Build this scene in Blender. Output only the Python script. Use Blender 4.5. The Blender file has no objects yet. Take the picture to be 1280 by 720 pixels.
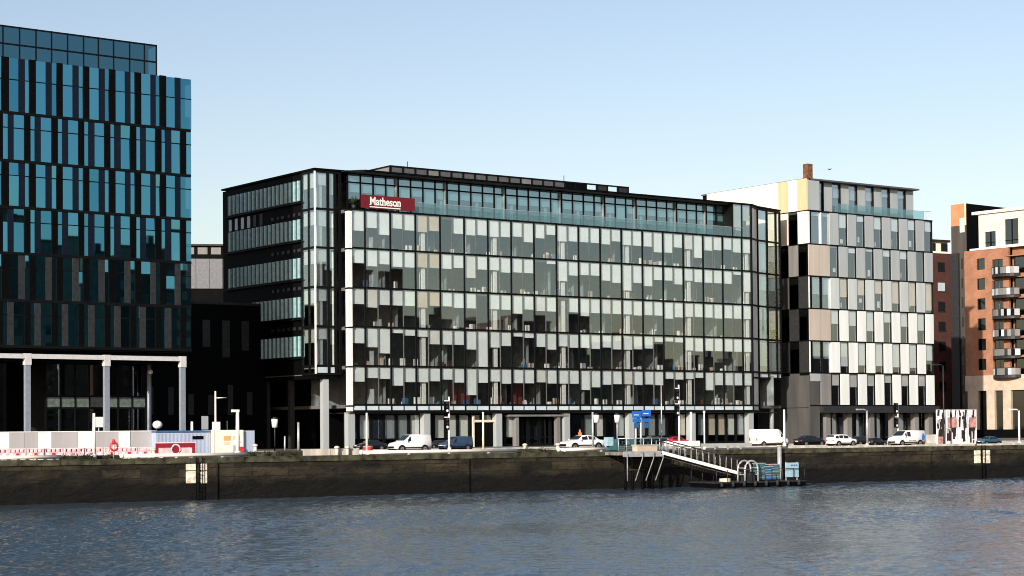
import bpy, bmesh, math, random
from mathutils import Vector, Matrix
R = math.radians
sc = bpy.context.scene
COL = sc.collection
rnd = random.Random(7)

# ------------------------------------------------------------------ camera
F, PITCH, ROLL, CY, CAMZ = 2336.0, 0.0264, 0.0085, 475.7, 1.72
def ray(px, py):
    a, b = px - 640, py - CY
    c, s = math.cos(ROLL), math.sin(ROLL)
    x, y = a * c - b * s, a * s + b * c
    vx, vy, vz = x / F, 1.0, -y / F
    c, s = math.cos(PITCH), math.sin(PITCH)
    return Vector((vx, vy * c - vz * s, vy * s + vz * c))
class Frame:
    """a plan frame: s along the front, d into the building, z up"""
    def __init__(self, o, theta):
        self.o = Vector((o[0], o[1])); self.th = theta
        self.u = Vector((math.cos(theta), math.sin(theta))); self.n = Vector((-self.u.y, self.u.x))
    def P(self, s, d, z=0):
        p = self.o + self.u * s + self.n * d
        return Vector((p.x, p.y, z))
    def hit(self, px, py, d=0.0):
        v = ray(px, py); v2 = Vector((v.x, v.y))
        t = ((self.o + self.n * d).dot(self.n)) / v2.dot(self.n)
        return (v2 * t - self.o).dot(self.u), CAMZ + v.z * t
    def s(self, px, py=540, d=0.0): return self.hit(px, py, d)[0]
    def z(self, px, py, d=0.0): return self.hit(px, py, d)[1]
def at(px, py, depth):
    v = ray(px, py); v = v * (depth / v.y)
    return Vector((v.x, v.y, CAMZ + v.z))

TH = 0.6336
FB = Frame((-14.4642, 184.9386), TH)                    # the long glass front
a0 = at(240, 540, 170.0); FA = Frame((a0.x, a0.y), R(37.5))
c0 = at(1013, 540, 222.0); FC = Frame((c0.x, c0.y), R(35.7))
d0 = at(1208.5, 540, 270.0); FD = Frame((d0.x, d0.y), R(-50.7))
FQ = Frame((-32.2, 117.5), R(29.5))                      # quay edge
WATER = -2.75

# ------------------------------------------------------------------ object helpers
def link(o, parent=None):
    COL.objects.link(o)
    if parent: o.parent = parent
    return o
def tag(o, label, cat, group=None, kind=None):
    if label: o['label'] = label
    if cat: o['category'] = cat
    if group: o['group'] = group
    if kind: o['kind'] = kind
    return o
def thing(name, label, cat, loc=(0, 0, 0), rz=0.0, group=None):
    o = bpy.data.objects.new(name, None); link(o)
    o.location = loc; o.rotation_euler = (0, 0, rz); o.empty_display_size = .3
    return tag(o, label, cat, group)
class MB:
    def __init__(self): self.v = []; self.f = []; self.m = []; self.sm = []
    def quad(self, a, b, c, d, m=0):
        i = len(self.v); self.v += [tuple(a), tuple(b), tuple(c), tuple(d)]; self.f.append((i, i+1, i+2, i+3)); self.m.append(m); self.sm.append(False)
    def poly(self, pts, m=0):
        i = len(self.v); self.v += [tuple(p) for p in pts]; self.f.append(tuple(range(i, i+len(pts)))); self.m.append(m); self.sm.append(False)
    def box(self, x0, x1, y0, y1, z0, z1, m=0):
        i = len(self.v)
        self.v += [(x0,y0,z0),(x1,y0,z0),(x1,y1,z0),(x0,y1,z0),(x0,y0,z1),(x1,y0,z1),(x1,y1,z1),(x0,y1,z1)]
        for q in ((0,3,2,1),(4,5,6,7),(0,1,5,4),(1,2,6,5),(2,3,7,6),(3,0,4,7)):
            self.f.append(tuple(i+k for k in q)); self.m.append(m); self.sm.append(False)
        return self
    def prism(self, pts, z0, z1, m=0):
        n = len(pts); i = len(self.v)
        self.v += [(p[0],p[1],z0) for p in pts] + [(p[0],p[1],z1) for p in pts]
        self.f.append(tuple(i+k for k in reversed(range(n)))); self.f.append(tuple(i+n+k for k in range(n)))
        for k in range(n):
            k2 = (k+1) % n; self.f.append((i+k, i+k2, i+n+k2, i+n+k))
        self.m += [m]*(n+2); self.sm += [False]*(n+2)
        return self
    def tube(self, pts, r, n=8, m=0, r1=None):
        pts = [Vector(p) for p in pts]; i0 = len(self.v); K = len(pts)
        for k, p in enumerate(pts):
            t = (pts[min(k+1,K-1)] - pts[max(k-1,0)]).normalized()
            a = Vector((0,0,1)) if abs(t.z) < .9 else Vector((1,0,0))
            x = t.cross(a).normalized(); y = t.cross(x).normalized()
            rr = r if r1 is None else r + (r1-r)*k/(K-1)
            for j in range(n):
                an = 2*math.pi*j/n
                self.v.append(tuple(p + x*rr*math.cos(an) + y*rr*math.sin(an)))
        for k in range(K-1):
            for j in range(n):
                a = i0+k*n+j; b = i0+k*n+(j+1) % n
                self.f.append((a, b, b+n, a+n)); self.m.append(m); self.sm.append(True)
        self.f.append(tuple(i0+j for j in reversed(range(n)))); self.f.append(tuple(i0+(K-1)*n+j for j in range(n)))
        self.m += [m, m]; self.sm += [False, False]
        return self
    def ball(self, c, r, m=0, sz=1.0, n=12, k=8):
        i0 = len(self.v)
        for a in range(k+1):
            th = math.pi*a/k
            for b in range(n):
                ph = 2*math.pi*b/n
                self.v.append((c[0]+r*math.sin(th)*math.cos(ph), c[1]+r*math.sin(th)*math.sin(ph), c[2]+r*sz*math.cos(th)))
        for a in range(k):
            for b in range(n):
                p = i0+a*n+b; q = i0+a*n+(b+1) % n
                self.f.append((p, p+n, q+n, q)); self.m.append(m); self.sm.append(True)
        return self
    def build(self, name, mats, parent=None, loc=None, rz=None):
        me = bpy.data.meshes.new(name); me.from_pydata(self.v, [], self.f)
        for q in (mats if isinstance(mats, (list, tuple)) else [mats]): me.materials.append(q)
        for p, m, s in zip(me.polygons, self.m, self.sm): p.material_index = m; p.use_smooth = s
        me.update()
        o = bpy.data.objects.new(name, me); link(o, parent)
        if loc is not None: o.location = loc
        if rz is not None: o.rotation_euler = (0, 0, rz)
        return o
def bevelled(o, w=.03, seg=2):
    bm = bmesh.new(); bm.from_mesh(o.data)
    bmesh.ops.remove_doubles(bm, verts=bm.verts, dist=.0005)
    es = [e for e in bm.edges if len(e.link_faces) == 2 and e.calc_face_angle(0) > .4]
    bmesh.ops.bevel(bm, geom=es, offset=w, segments=seg, affect='EDGES', clamp_overlap=True)
    bm.to_mesh(o.data); bm.free(); return o
def copy_tree(o, parent=None):
    c = o.copy(); link(c)
    if parent: c.parent = parent
    for ch in list(o.children): copy_tree(ch, c)
    return c

# ------------------------------------------------------------------ materials
def nodes(name):
    m = bpy.data.materials.new(name); m.use_nodes = True
    nt = m.node_tree; return m, nt, nt.nodes, nt.links, nt.nodes['Principled BSDF']
def mat(name, col, rough=.6, metal=0.0, var=0.12, scale=3.0, bump=0.0, spec=.5, streak=False):
    m, nt, N, L, b = nodes(name)
    b.inputs['Roughness'].default_value = rough; b.inputs['Metallic'].default_value = metal
    b.inputs['Specular IOR Level'].default_value = spec
    b.inputs['Base Color'].default_value = (*col, 1)
    if var > 0:
        tc = N.new('ShaderNodeTexCoord'); no = N.new('ShaderNodeTexNoise'); no.inputs['Scale'].default_value = scale; no.inputs['Detail'].default_value = 6
        if streak:
            mp = N.new('ShaderNodeMapping'); mp.inputs['Scale'].default_value = (1, 1, .12)
            L.new(tc.outputs['Object'], mp.inputs[0]); L.new(mp.outputs[0], no.inputs['Vector'])
        else: L.new(tc.outputs['Object'], no.inputs['Vector'])
        mx = N.new('ShaderNodeMix'); mx.data_type = 'RGBA'
        mx.inputs[6].default_value = (*[c*(1-var*2) for c in col], 1); mx.inputs[7].default_value = (*[min(1, c*(1+var*2)) for c in col], 1)
        rp = N.new('ShaderNodeMapRange'); rp.inputs[1].default_value = .3; rp.inputs[2].default_value = .7
        L.new(no.outputs['Fac'], rp.inputs[0]); L.new(rp.outputs[0], mx.inputs[0]); L.new(mx.outputs[2], b.inputs['Base Color'])
        if bump > 0:
            bp = N.new('ShaderNodeBump'); bp.inputs['Strength'].default_value = bump; bp.inputs['Distance'].default_value = .02
            L.new(no.outputs['Fac'], bp.inputs['Height']); L.new(bp.outputs[0], b.inputs['Normal'])
    return m
def glass(name, tint, gloss, fac, rough=.015, edge=.5):
    m, nt, N, L, b = nodes(name); N.remove(b); out = N['Material Output']
    tr = N.new('ShaderNodeBsdfTransparent'); tr.inputs[0].default_value = (*tint, 1)
    gl = N.new('ShaderNodeBsdfGlossy'); gl.inputs['Color'].default_value = (*gloss, 1); gl.inputs['Roughness'].default_value = rough
    lw = N.new('ShaderNodeLayerWeight'); lw.inputs[0].default_value = .5
    ma = N.new('ShaderNodeMath'); ma.operation = 'POWER'; ma.inputs[1].default_value = 3.0
    mb = N.new('ShaderNodeMath'); mb.operation = 'MULTIPLY_ADD'; mb.inputs[1].default_value = edge; mb.inputs[2].default_value = fac; mb.use_clamp = True
    mx = N.new('ShaderNodeMixShader')
    L.new(lw.outputs['Facing'], ma.inputs[0]); L.new(ma.outputs[0], mb.inputs[0]); L.new(mb.outputs[0], mx.inputs[0])
    L.new(tr.outputs[0], mx.inputs[1]); L.new(gl.outputs[0], mx.inputs[2]); L.new(mx.outputs[0], out.inputs[0])
    return m
def brick(name, c1, c2, mortar, sx=1.0, bw=.45, bh=.15, rough=.85):
    m, nt, N, L, b = nodes(name); b.inputs['Roughness'].default_value = rough
    tc = N.new('ShaderNodeTexCoord'); sep = N.new('ShaderNodeSeparateXYZ'); cb = N.new('ShaderNodeCombineXYZ'); ad = N.new('ShaderNodeMath')
    L.new(tc.outputs['Object'], sep.inputs[0]); L.new(sep.outputs[0], ad.inputs[0]); L.new(sep.outputs[1], ad.inputs[1])
    L.new(ad.outputs[0], cb.inputs[0]); L.new(sep.outputs[2], cb.inputs[1])
    br = N.new('ShaderNodeTexBrick'); br.inputs['Scale'].default_value = sx; br.inputs['Brick Width'].default_value = bw; br.inputs['Row Height'].default_value = bh
    br.inputs['Mortar Size'].default_value = .012; br.inputs['Color1'].default_value = (*c1, 1); br.inputs['Color2'].default_value = (*c2, 1); br.inputs['Mortar'].default_value = (*mortar, 1)
    L.new(cb.outputs[0], br.inputs['Vector'])
    no = N.new('ShaderNodeTexNoise'); no.inputs['Scale'].default_value = .6; no.inputs['Detail'].default_value = 8; L.new(tc.outputs['Object'], no.inputs['Vector'])
    mr = N.new('ShaderNodeMapRange'); mr.inputs[1].default_value = .3; mr.inputs[2].default_value = .7; mr.inputs[3].default_value = .8; mr.inputs[4].default_value = 1.15; L.new(no.outputs[0], mr.inputs[0])
    mu = N.new('ShaderNodeMix'); mu.data_type = 'RGBA'; mu.blend_type = 'MULTIPLY'; mu.inputs[0].default_value = 1
    L.new(br.outputs[0], mu.inputs[6]); L.new(mr.outputs[0], mu.inputs[7]); L.new(mu.outputs[2], b.inputs['Base Color'])
    bp = N.new('ShaderNodeBump'); bp.inputs['Strength'].default_value = .4; bp.inputs['Distance'].default_value = .01; bp.invert = True
    L.new(br.outputs['Fac'], bp.inputs['Height']); L.new(bp.outputs[0], b.inputs['Normal'])
    return m
def quay_stone():
    m, nt, N, L, b = nodes('quay_stone'); b.inputs['Roughness'].default_value = .75; b.inputs['Specular IOR Level'].default_value = .25
    tc = N.new('ShaderNodeTexCoord'); sep = N.new('ShaderNodeSeparateXYZ'); L.new(tc.outputs['Object'], sep.inputs[0])
    cb = N.new('ShaderNodeCombineXYZ'); L.new(sep.outputs[0], cb.inputs[0]); L.new(sep.outputs[2], cb.inputs[1])
    br = N.new('ShaderNodeTexBrick'); br.inputs['Scale'].default_value = 1; br.inputs['Brick Width'].default_value = 2.6; br.inputs['Row Height'].default_value = .62; br.inputs['Mortar Size'].default_value = .03
    br.inputs['Color1'].default_value = (.023, .0195, .0115, 1); br.inputs['Color2'].default_value = (.0065, .006, .004, 1); br.inputs['Mortar'].default_value = (.006, .006, .004, 1)
    L.new(cb.outputs[0], br.inputs['Vector'])
    n1 = N.new('ShaderNodeTexNoise'); n1.inputs['Scale'].default_value = .35; n1.inputs['Detail'].default_value = 10; n1.inputs['Roughness'].default_value = .7
    mp = N.new('ShaderNodeMapping'); mp.inputs['Scale'].default_value = (1, 1, 2.5); L.new(tc.outputs['Object'], mp.inputs[0]); L.new(mp.outputs[0], n1.inputs['Vector'])
    mr = N.new('ShaderNodeMapRange'); mr.inputs[1].default_value = .35; mr.inputs[2].default_value = .68; mr.inputs[3].default_value = .06; mr.inputs[4].default_value = 3.0; L.new(n1.outputs[0], mr.inputs[0])
    mu = N.new('ShaderNodeMix'); mu.data_type = 'RGBA'; mu.blend_type = 'MULTIPLY'; mu.inputs[0].default_value = 1; L.new(br.outputs[0], mu.inputs[6]); L.new(mr.outputs[0], mu.inputs[7])
    # tide weed: near black below a ragged line
    n2 = N.new('ShaderNodeTexNoise'); n2.inputs['Scale'].default_value = .8; n2.inputs['Detail'].default_value = 8; L.new(tc.outputs['Object'], n2.inputs['Vector'])
    ad = N.new('ShaderNodeMath'); ad.operation = 'MULTIPLY_ADD'; ad.inputs[1].default_value = 1.1; L.new(n2.outputs[0], ad.inputs[0]); L.new(sep.outputs[2], ad.inputs[2])
    m2 = N.new('ShaderNodeMapRange'); m2.inputs[1].default_value = -1.15; m2.inputs[2].default_value = -.65; L.new(ad.outputs[0], m2.inputs[0])
    mx = N.new('ShaderNodeMix'); mx.data_type = 'RGBA'; mx.inputs[6].default_value = (.0012, .0013, .0010, 1); L.new(m2.outputs[0], mx.inputs[0]); L.new(mu.outputs[2], mx.inputs[7])
    # moss under the coping
    m3 = N.new('ShaderNodeMapRange'); m3.inputs[1].default_value = .15; m3.inputs[2].default_value = .9; L.new(ad.outputs[0], m3.inputs[0])
    mg = N.new('ShaderNodeMix'); mg.data_type = 'RGBA'; mg.inputs[7].default_value = (.012, .014, .006, 1); L.new(m3.outputs[0], mg.inputs[0]); L.new(mx.outputs[2], mg.inputs[6])
    L.new(mg.outputs[2], b.inputs['Base Color'])
    bp = N.new('ShaderNodeBump'); bp.inputs['Strength'].default_value = .9; bp.inputs['Distance'].default_value = .08; L.new(mr.outputs[0], bp.inputs['Height']); L.new(bp.outputs[0], b.inputs['Normal'])
    return m
def water_mat():
    m, nt, N, L, b = nodes('river_water')
    b.inputs['Base Color'].default_value = (.050, .075, .100, 1); b.inputs['Roughness'].default_value = .09; b.inputs['IOR'].default_value = 1.33
    tc = N.new('ShaderNodeTexCoord')
    def noise(scale, sx, sy, det, rot=0):
        mp = N.new('ShaderNodeMapping'); mp.inputs['Scale'].default_value = (sx, sy, 1); mp.inputs['Rotation'].default_value = (0, 0, rot)
        n = N.new('ShaderNodeTexNoise'); n.inputs['Scale'].default_value = scale; n.inputs['Detail'].default_value = det; n.inputs['Roughness'].default_value = .62
        L.new(tc.outputs['Object'], mp.inputs[0]); L.new(mp.outputs[0], n.inputs['Vector']); return n
    a = noise(5.0, 1, .6, 3, .5)
    bp = N.new('ShaderNodeBump'); bp.inputs['Strength'].default_value = 1.0; bp.inputs['Distance'].default_value = .05
    L.new(a.outputs[0], bp.inputs['Height']); L.new(bp.outputs[0], b.inputs['Normal'])
    return m
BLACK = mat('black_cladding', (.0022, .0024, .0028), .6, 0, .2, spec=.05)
BLACKM = mat('black_mullion', (.004, .0045, .005), .55, 0, .1, spec=.1)
NAVY = mat('navy_panel', (.004, .007, .016), .25, 0, .1, spec=.2)
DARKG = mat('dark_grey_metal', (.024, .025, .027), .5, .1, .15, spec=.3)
GREYM = mat('grey_aluminium', (.11, .12, .12), .4, .2, .08)
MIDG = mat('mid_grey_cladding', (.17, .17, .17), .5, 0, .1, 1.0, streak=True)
WHITE = mat('white_paint', (.78, .78, .76), .45, 0, .05, 2.0, streak=True)
WHITEC = mat('white_column', (.72, .75, .74), .5, 0, .04)
BASEW = mat('dark_grey_base_and_shade', (.06, .06, .06), .6, 0, .15, 1.0, streak=True)
TLOW = mat('brown_grey_wall', (.048, .042, .038), .7, 0, .2, .6, streak=True)
GAPP = mat('slate_grey_panel', (.13, .14, .16), .5, 0, .1)
BEAM = mat('pale_grey_steel', (.52, .53, .55), .5, 0, .05)
MIDG2 = mat('dull_grey_steel', (.20, .205, .21), .5, .1, .15)
SOFF = mat('bronze_soffit', (.16, .13, .115), .5, .2, .1)
SCRN = mat('grey_screen_panel', (.085, .09, .105), .5, .1, .1)
COLB = mat('blue_grey_column', (.20, .235, .30), .5, 0, .06)
CREAMP = mat('cream_painted_steel', (.72, .62, .47), .5, 0, .06)
CONC = mat('pale_concrete', (.42, .40, .36), .85, 0, .2, 1.5, .4, streak=True)
CONCD = mat('weathered_concrete', (.20, .19, .165), .9, 0, .3, 1.2, .5)
BLIND = mat('pale_blind', (.86, .95, .96), .8, 0, .04, .6)
BLINDW = mat('white_blind', (.80, .82, .78), .8, 0, .04, .6)
BLINDC = mat('cream_blind', (.86, .74, .58), .8, 0, .05, .6)
BLINDB = mat('beige_blind', (.66, .57, .44), .8, 0, .05, .6)
SPAN = mat('spandrel_glass', (.48, .58, .64), .15, 0, .1, .5)
INT = mat('interior_wall', (.17, .20, .215), .9, 0, .25, .7)
INTR = mat('interior_red_wall', (.16, .025, .02), .8, 0, .2, .7)
SLAB = mat('floor_slab', (.10, .10, .10), .8, 0, .1)
DESK = mat('white_desk_things', (.75, .76, .76), .6, 0, .1)
GLB = glass('green_tint_glass', (.97, 1, 1), (.86, .98, 1), .28)
GLT = glass('terrace_glass', (.50, .70, .74), (.70, .93, 1), .46)
GLBAL = glass('balustrade_glass', (.68, .82, .82), (.85, .97, 1), .20)
GLA = glass('teal_solar_glass', (.22, .32, .36), (.16, .52, .68), .80)
GLA2 = glass('light_teal_solar_glass', (.45, .55, .60), (.20, .60, .76), .74)
GLA3 = glass('deep_teal_solar_glass', (.22, .32, .36), (.12, .44, .60), .76)
GLAP = glass('teal_penthouse_glass', (.14, .24, .28), (.16, .36, .46), .62)
GLC = glass('grey_window_glass', (.92, .95, .97), (.82, .92, 1), .34)
GLD2 = glass('clear_shop_glass', (.88, .90, .90), (.8, .9, 1), .10, edge=.3)
GLD = glass('dark_window_glass', (.30, .33, .34), (.80, .88, .92), .14)
FIN = mat('glass_fin', (.40, .60, .62), .2, .1, .1)
FIND = mat('dark_teal_glass', (.03, .075, .092), .08, 0, .2)
PANG = mat('grey_metal_panel', (.37, .41, .43), .45, .15, .05, .8, streak=True)
PANW = mat('white_metal_panel', (.66, .705, .71), .45, .0, .05, .8, streak=True)
PANB = mat('beige_metal_panel', (.44, .395, .35), .5, .0, .06, .8, streak=True)
PANC = mat('cream_metal_panel', (.84, .75, .60), .5, 0, .06, .8, streak=True)
PANCD = mat('tan_metal_panel', (.60, .43, .26), .5, 0, .06, .8, streak=True)
ORANGE = brick('orange_brick', (.34, .155, .085), (.285, .125, .07), (.24, .14, .095))
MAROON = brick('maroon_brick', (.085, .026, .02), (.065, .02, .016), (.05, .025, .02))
TBRICK = brick('grey_tower_cladding', (.46, .215, .10), (.42, .19, .095), (.36, .18, .10), 1, 2.4, 1.2)
STONE = mat('cream_stone', (.46, .38, .30), .8, 0, .08, 1.0)
REDSIGN = mat('red_sign_board', (.13, .005, .010), .5, 0, .05)
RED = mat('red_plastic', (.50, .03, .04), .45, 0, .1)
PINK = mat('pink_plastic', (.76, .50, .54), .5, 0, .2, 2.5)
DRED = mat('dark_red_plastic', (.22, .008, .02), .5, 0, .1)
STEEL = mat('galvanised_steel', (.42, .44, .46), .45, .4, .12)
BLUEC = mat('blue_grey_container', (.34, .41, .54), .5, 0, .05, 1.0, streak=True)
BLUED = mat('deep_blue_trim', (.03, .10, .24), .5, 0, .05)
HOARDW = mat('white_hoarding', (.70, .69, .74), .6, 0, .05, 1.0, streak=True)
HOARDG = mat('grey_hoarding', (.36, .355, .37), .6, 0, .05, 1.0, streak=True)
TEAL = mat('teal_steel', (.045, .13, .15), .45, .1, .2)
SKYB = mat('light_blue_panel', (.28, .44, .54), .5, 0, .08)
BLUES = mat('blue_sign_face', (.02, .14, .50), .45, 0, .05)
ORNG = mat('orange_cloth', (.75, .16, .03), .8, 0, .1)
SKIN = mat('skin', (.45, .26, .18), .6, 0, .05)
TYRE = mat('tyre_rubber', (.012, .012, .012), .8, 0, .1)
ALLOY = mat('alloy_rim', (.35, .35, .36), .35, .7, .05)
CARGL = mat('dark_glazing', (.012, .015, .018), .05, 0, 0)
LAMPW = mat('headlamp_lens', (.75, .78, .80), .15, 0, 0)
LAMPR = mat('tail_lamp_lens', (.45, .01, .01), .2, 0, 0)
LEAF = mat('dark_leaves', (.03, .06, .02), .7, 0, .3)
BARK = mat('bark', (.045, .035, .028), .9, 0, .2)
QSTONE = quay_stone()
WEED = mat('weedy_concrete', (.030, .031, .017), .95, 0, .6, 1.8, .7)
PALEB = mat('lime_streaked_block', (.62, .58, .48), .85, 0, .22, 3.0, .5)

# ------------------------------------------------------------------ setting
def water_sheet():
    """the river as one mesh: wave shapes in the stretch the view crosses, a plain sheet round it"""
    import numpy as np
    g = np.random.default_rng(4)
    s0, s1, n0, n1 = -62.0, 92.0, -92.0, 0.6
    ns, nd = 800, 480
    S, D = np.meshgrid(np.linspace(s0, s1, ns), np.linspace(n0, n1, nd))
    Z = np.zeros_like(S)
    wind = R(28)
    for i in range(110):
        lam = .42*(1.6/.42)**g.random()
        th = wind+g.normal(0, .75); k = 2*math.pi/lam
        amp = 0.0044*lam**.9*g.uniform(.4, 1.2)
        Z += amp*np.sin(k*(S*math.cos(th)+D*math.sin(th))+g.random()*6.28)
    P = np.zeros_like(S)
    for i in range(14):
        lam = g.uniform(14, 60); th = g.random()*6.28
        P += np.sin(2*math.pi/lam*(S*math.cos(th)*.6+D*math.sin(th)*1.3)+g.random()*6.28)
    P = np.clip(.75+.16*P, .25, 1.35)
    edge = np.clip(np.minimum(np.minimum(S-s0, s1-S), D-n0)/4, 0, 1)
    Z = WATER+Z*P*edge*WAVE
    mb = MB(); u, n, o = FQ.u, FQ.n, FQ.o
    X = o.x+u.x*S+n.x*D; Y = o.y+u.y*S+n.y*D
    mb.v = list(zip(X.ravel().tolist(), Y.ravel().tolist(), Z.ravel().tolist()))
    for j in range(nd-1):
        for i in range(ns-1):
            a = j*ns+i; mb.f.append((a, a+1, a+ns+1, a+ns))
    mb.m = [0]*len(mb.f); mb.sm = [True]*len(mb.f)
    for a, b, c, d in ((-2500, s0, -2500, 1), (s1, 2500, -2500, 1), (s0, s1, -2500, n0)):
        mb.poly([tuple(FQ.P(a, c, WATER)), tuple(FQ.P(b, c, WATER)), tuple(FQ.P(b, d, WATER)), tuple(FQ.P(a, d, WATER))])
    tag(mb.build('water', water_mat()), None, None, kind='structure')
WAVE = 1.0
def ground():
    mb = MB()
    # quay pavement, one big sheet to the horizon
    a = [FQ.P(-2500, .0), FQ.P(2500, .0), FQ.P(2500, 5000), FQ.P(-2500, 5000)]
    mb.poly([(p.x, p.y, 0) for p in a])
    g = mat('quay_paving', (.085, .083, .078), .85, 0, .25, .5, .2)
    tag(mb.build('ground', g), None, None, kind='structure')
    mb = MB(); mb.poly([FQ.P(-900, 15.5, .004), FQ.P(900, 15.5, .004), FQ.P(900, 29, .004), FQ.P(-900, 29, .004)])
    asph = mat('asphalt', (.05, .05, .052), .9, 0, .2, 2.0, .3)
    for k in range(-60, 120):
        mb.poly([FQ.P(k*6, 22.1, .008), FQ.P(k*6+3, 22.1, .008), FQ.P(k*6+3, 22.25, .008), FQ.P(k*6, 22.25, .008)], 1)
    for d in (16.0, 28.4): mb.poly([FQ.P(-300, d, .008), FQ.P(500, d, .008), FQ.P(500, d+.12, .008), FQ.P(-300, d+.12, .008)], 1)
    tag(mb.build('road', [asph, WHITE]), None, None, kind='structure')
    mb = MB()
    for d in (15.2, 29.0):
        mb.prism([FQ.P(-300, d), FQ.P(500, d), FQ.P(500, d+.3), FQ.P(-300, d+.3)], 0.0, .13)
    tag(mb.build('kerb', CONC), None, None, kind='structure')
    water_sheet()
    # the near bank the photographer stands on
    mb = MB(); a = [FB.P(-700, -146), FB.P(900, -146), FB.P(900, -400), FB.P(-700, -400)]
    mb.prism([(p.x, p.y) for p in a], WATER-.5, 0.0)
    tag(mb.build('near_bank', g), None, None, kind='structure')
ground()

def quay_wall():
    t = thing('quay_wall', 'long dark stone quay wall with weed and tide stains above the river', 'wall', FQ.P(0, 0, 0), FQ.th)
    mb = MB(); mb.box(-900, 900, 0, 1.2, WATER-1.5, -.012); mb.build('stone_face', QSTONE, t)
    mb = MB(); x = -60
    while x < 220:
        w = rnd.uniform(1.6, 2.8); mb.box(x, x+w-.03, -.10+rnd.uniform(-.02,.02), .95, -.30, .06+rnd.uniform(-.015,.015)); x += w
    mb.build('coping', WEED, t)
    for (pxs, ys) in ((((232.5, 245), (251, 264.5)), ((577.5, 588), (589, 604))), (((1218, 1226), (1229, 1238)), ((560, 568.5), (569.2, 579)))):
        cx = []
        for (x0, x1) in pxs:
            for (y0, y1) in ys:
                s0 = FQ.s(x0, 580, -.03); s1 = FQ.s(x1, 580, -.03); cx += [s0, s1]
                z0 = FQ.z((x0+x1)/2, y1, -.03); z1 = min(FQ.z((x0+x1)/2, y0, -.03), -.34)
                bevelled(MB().box(s0, s1, -.05, .2, z0, z1).build('pale_block', PALEB, t), .03)
        m = sorted(cx); c = (m[len(m)//2-1] + m[len(m)//2]) / 2
        l = MB()
        for dx in (-.2, .2): l.tube([(c+dx, -.22, .1), (c+dx, -.22, WATER-.3)], .03, 6)
        for k in range(10): l.tube([(c-.2, -.22, -.2-.28*k), (c+.2, -.22, -.2-.28*k)], .018, 6)
        l.build('wall_ladder', BLACK, t)
    # weathered piers at intervals
    for s in (-8, 14, 33, 76.5, 96, 119):
        MB().box(s-.35, s+.35, -.14, .3, WATER-.5, -.32).build('buttress_pier', QSTONE, t)
quay_wall()
def hard_edges():
    pass

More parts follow.
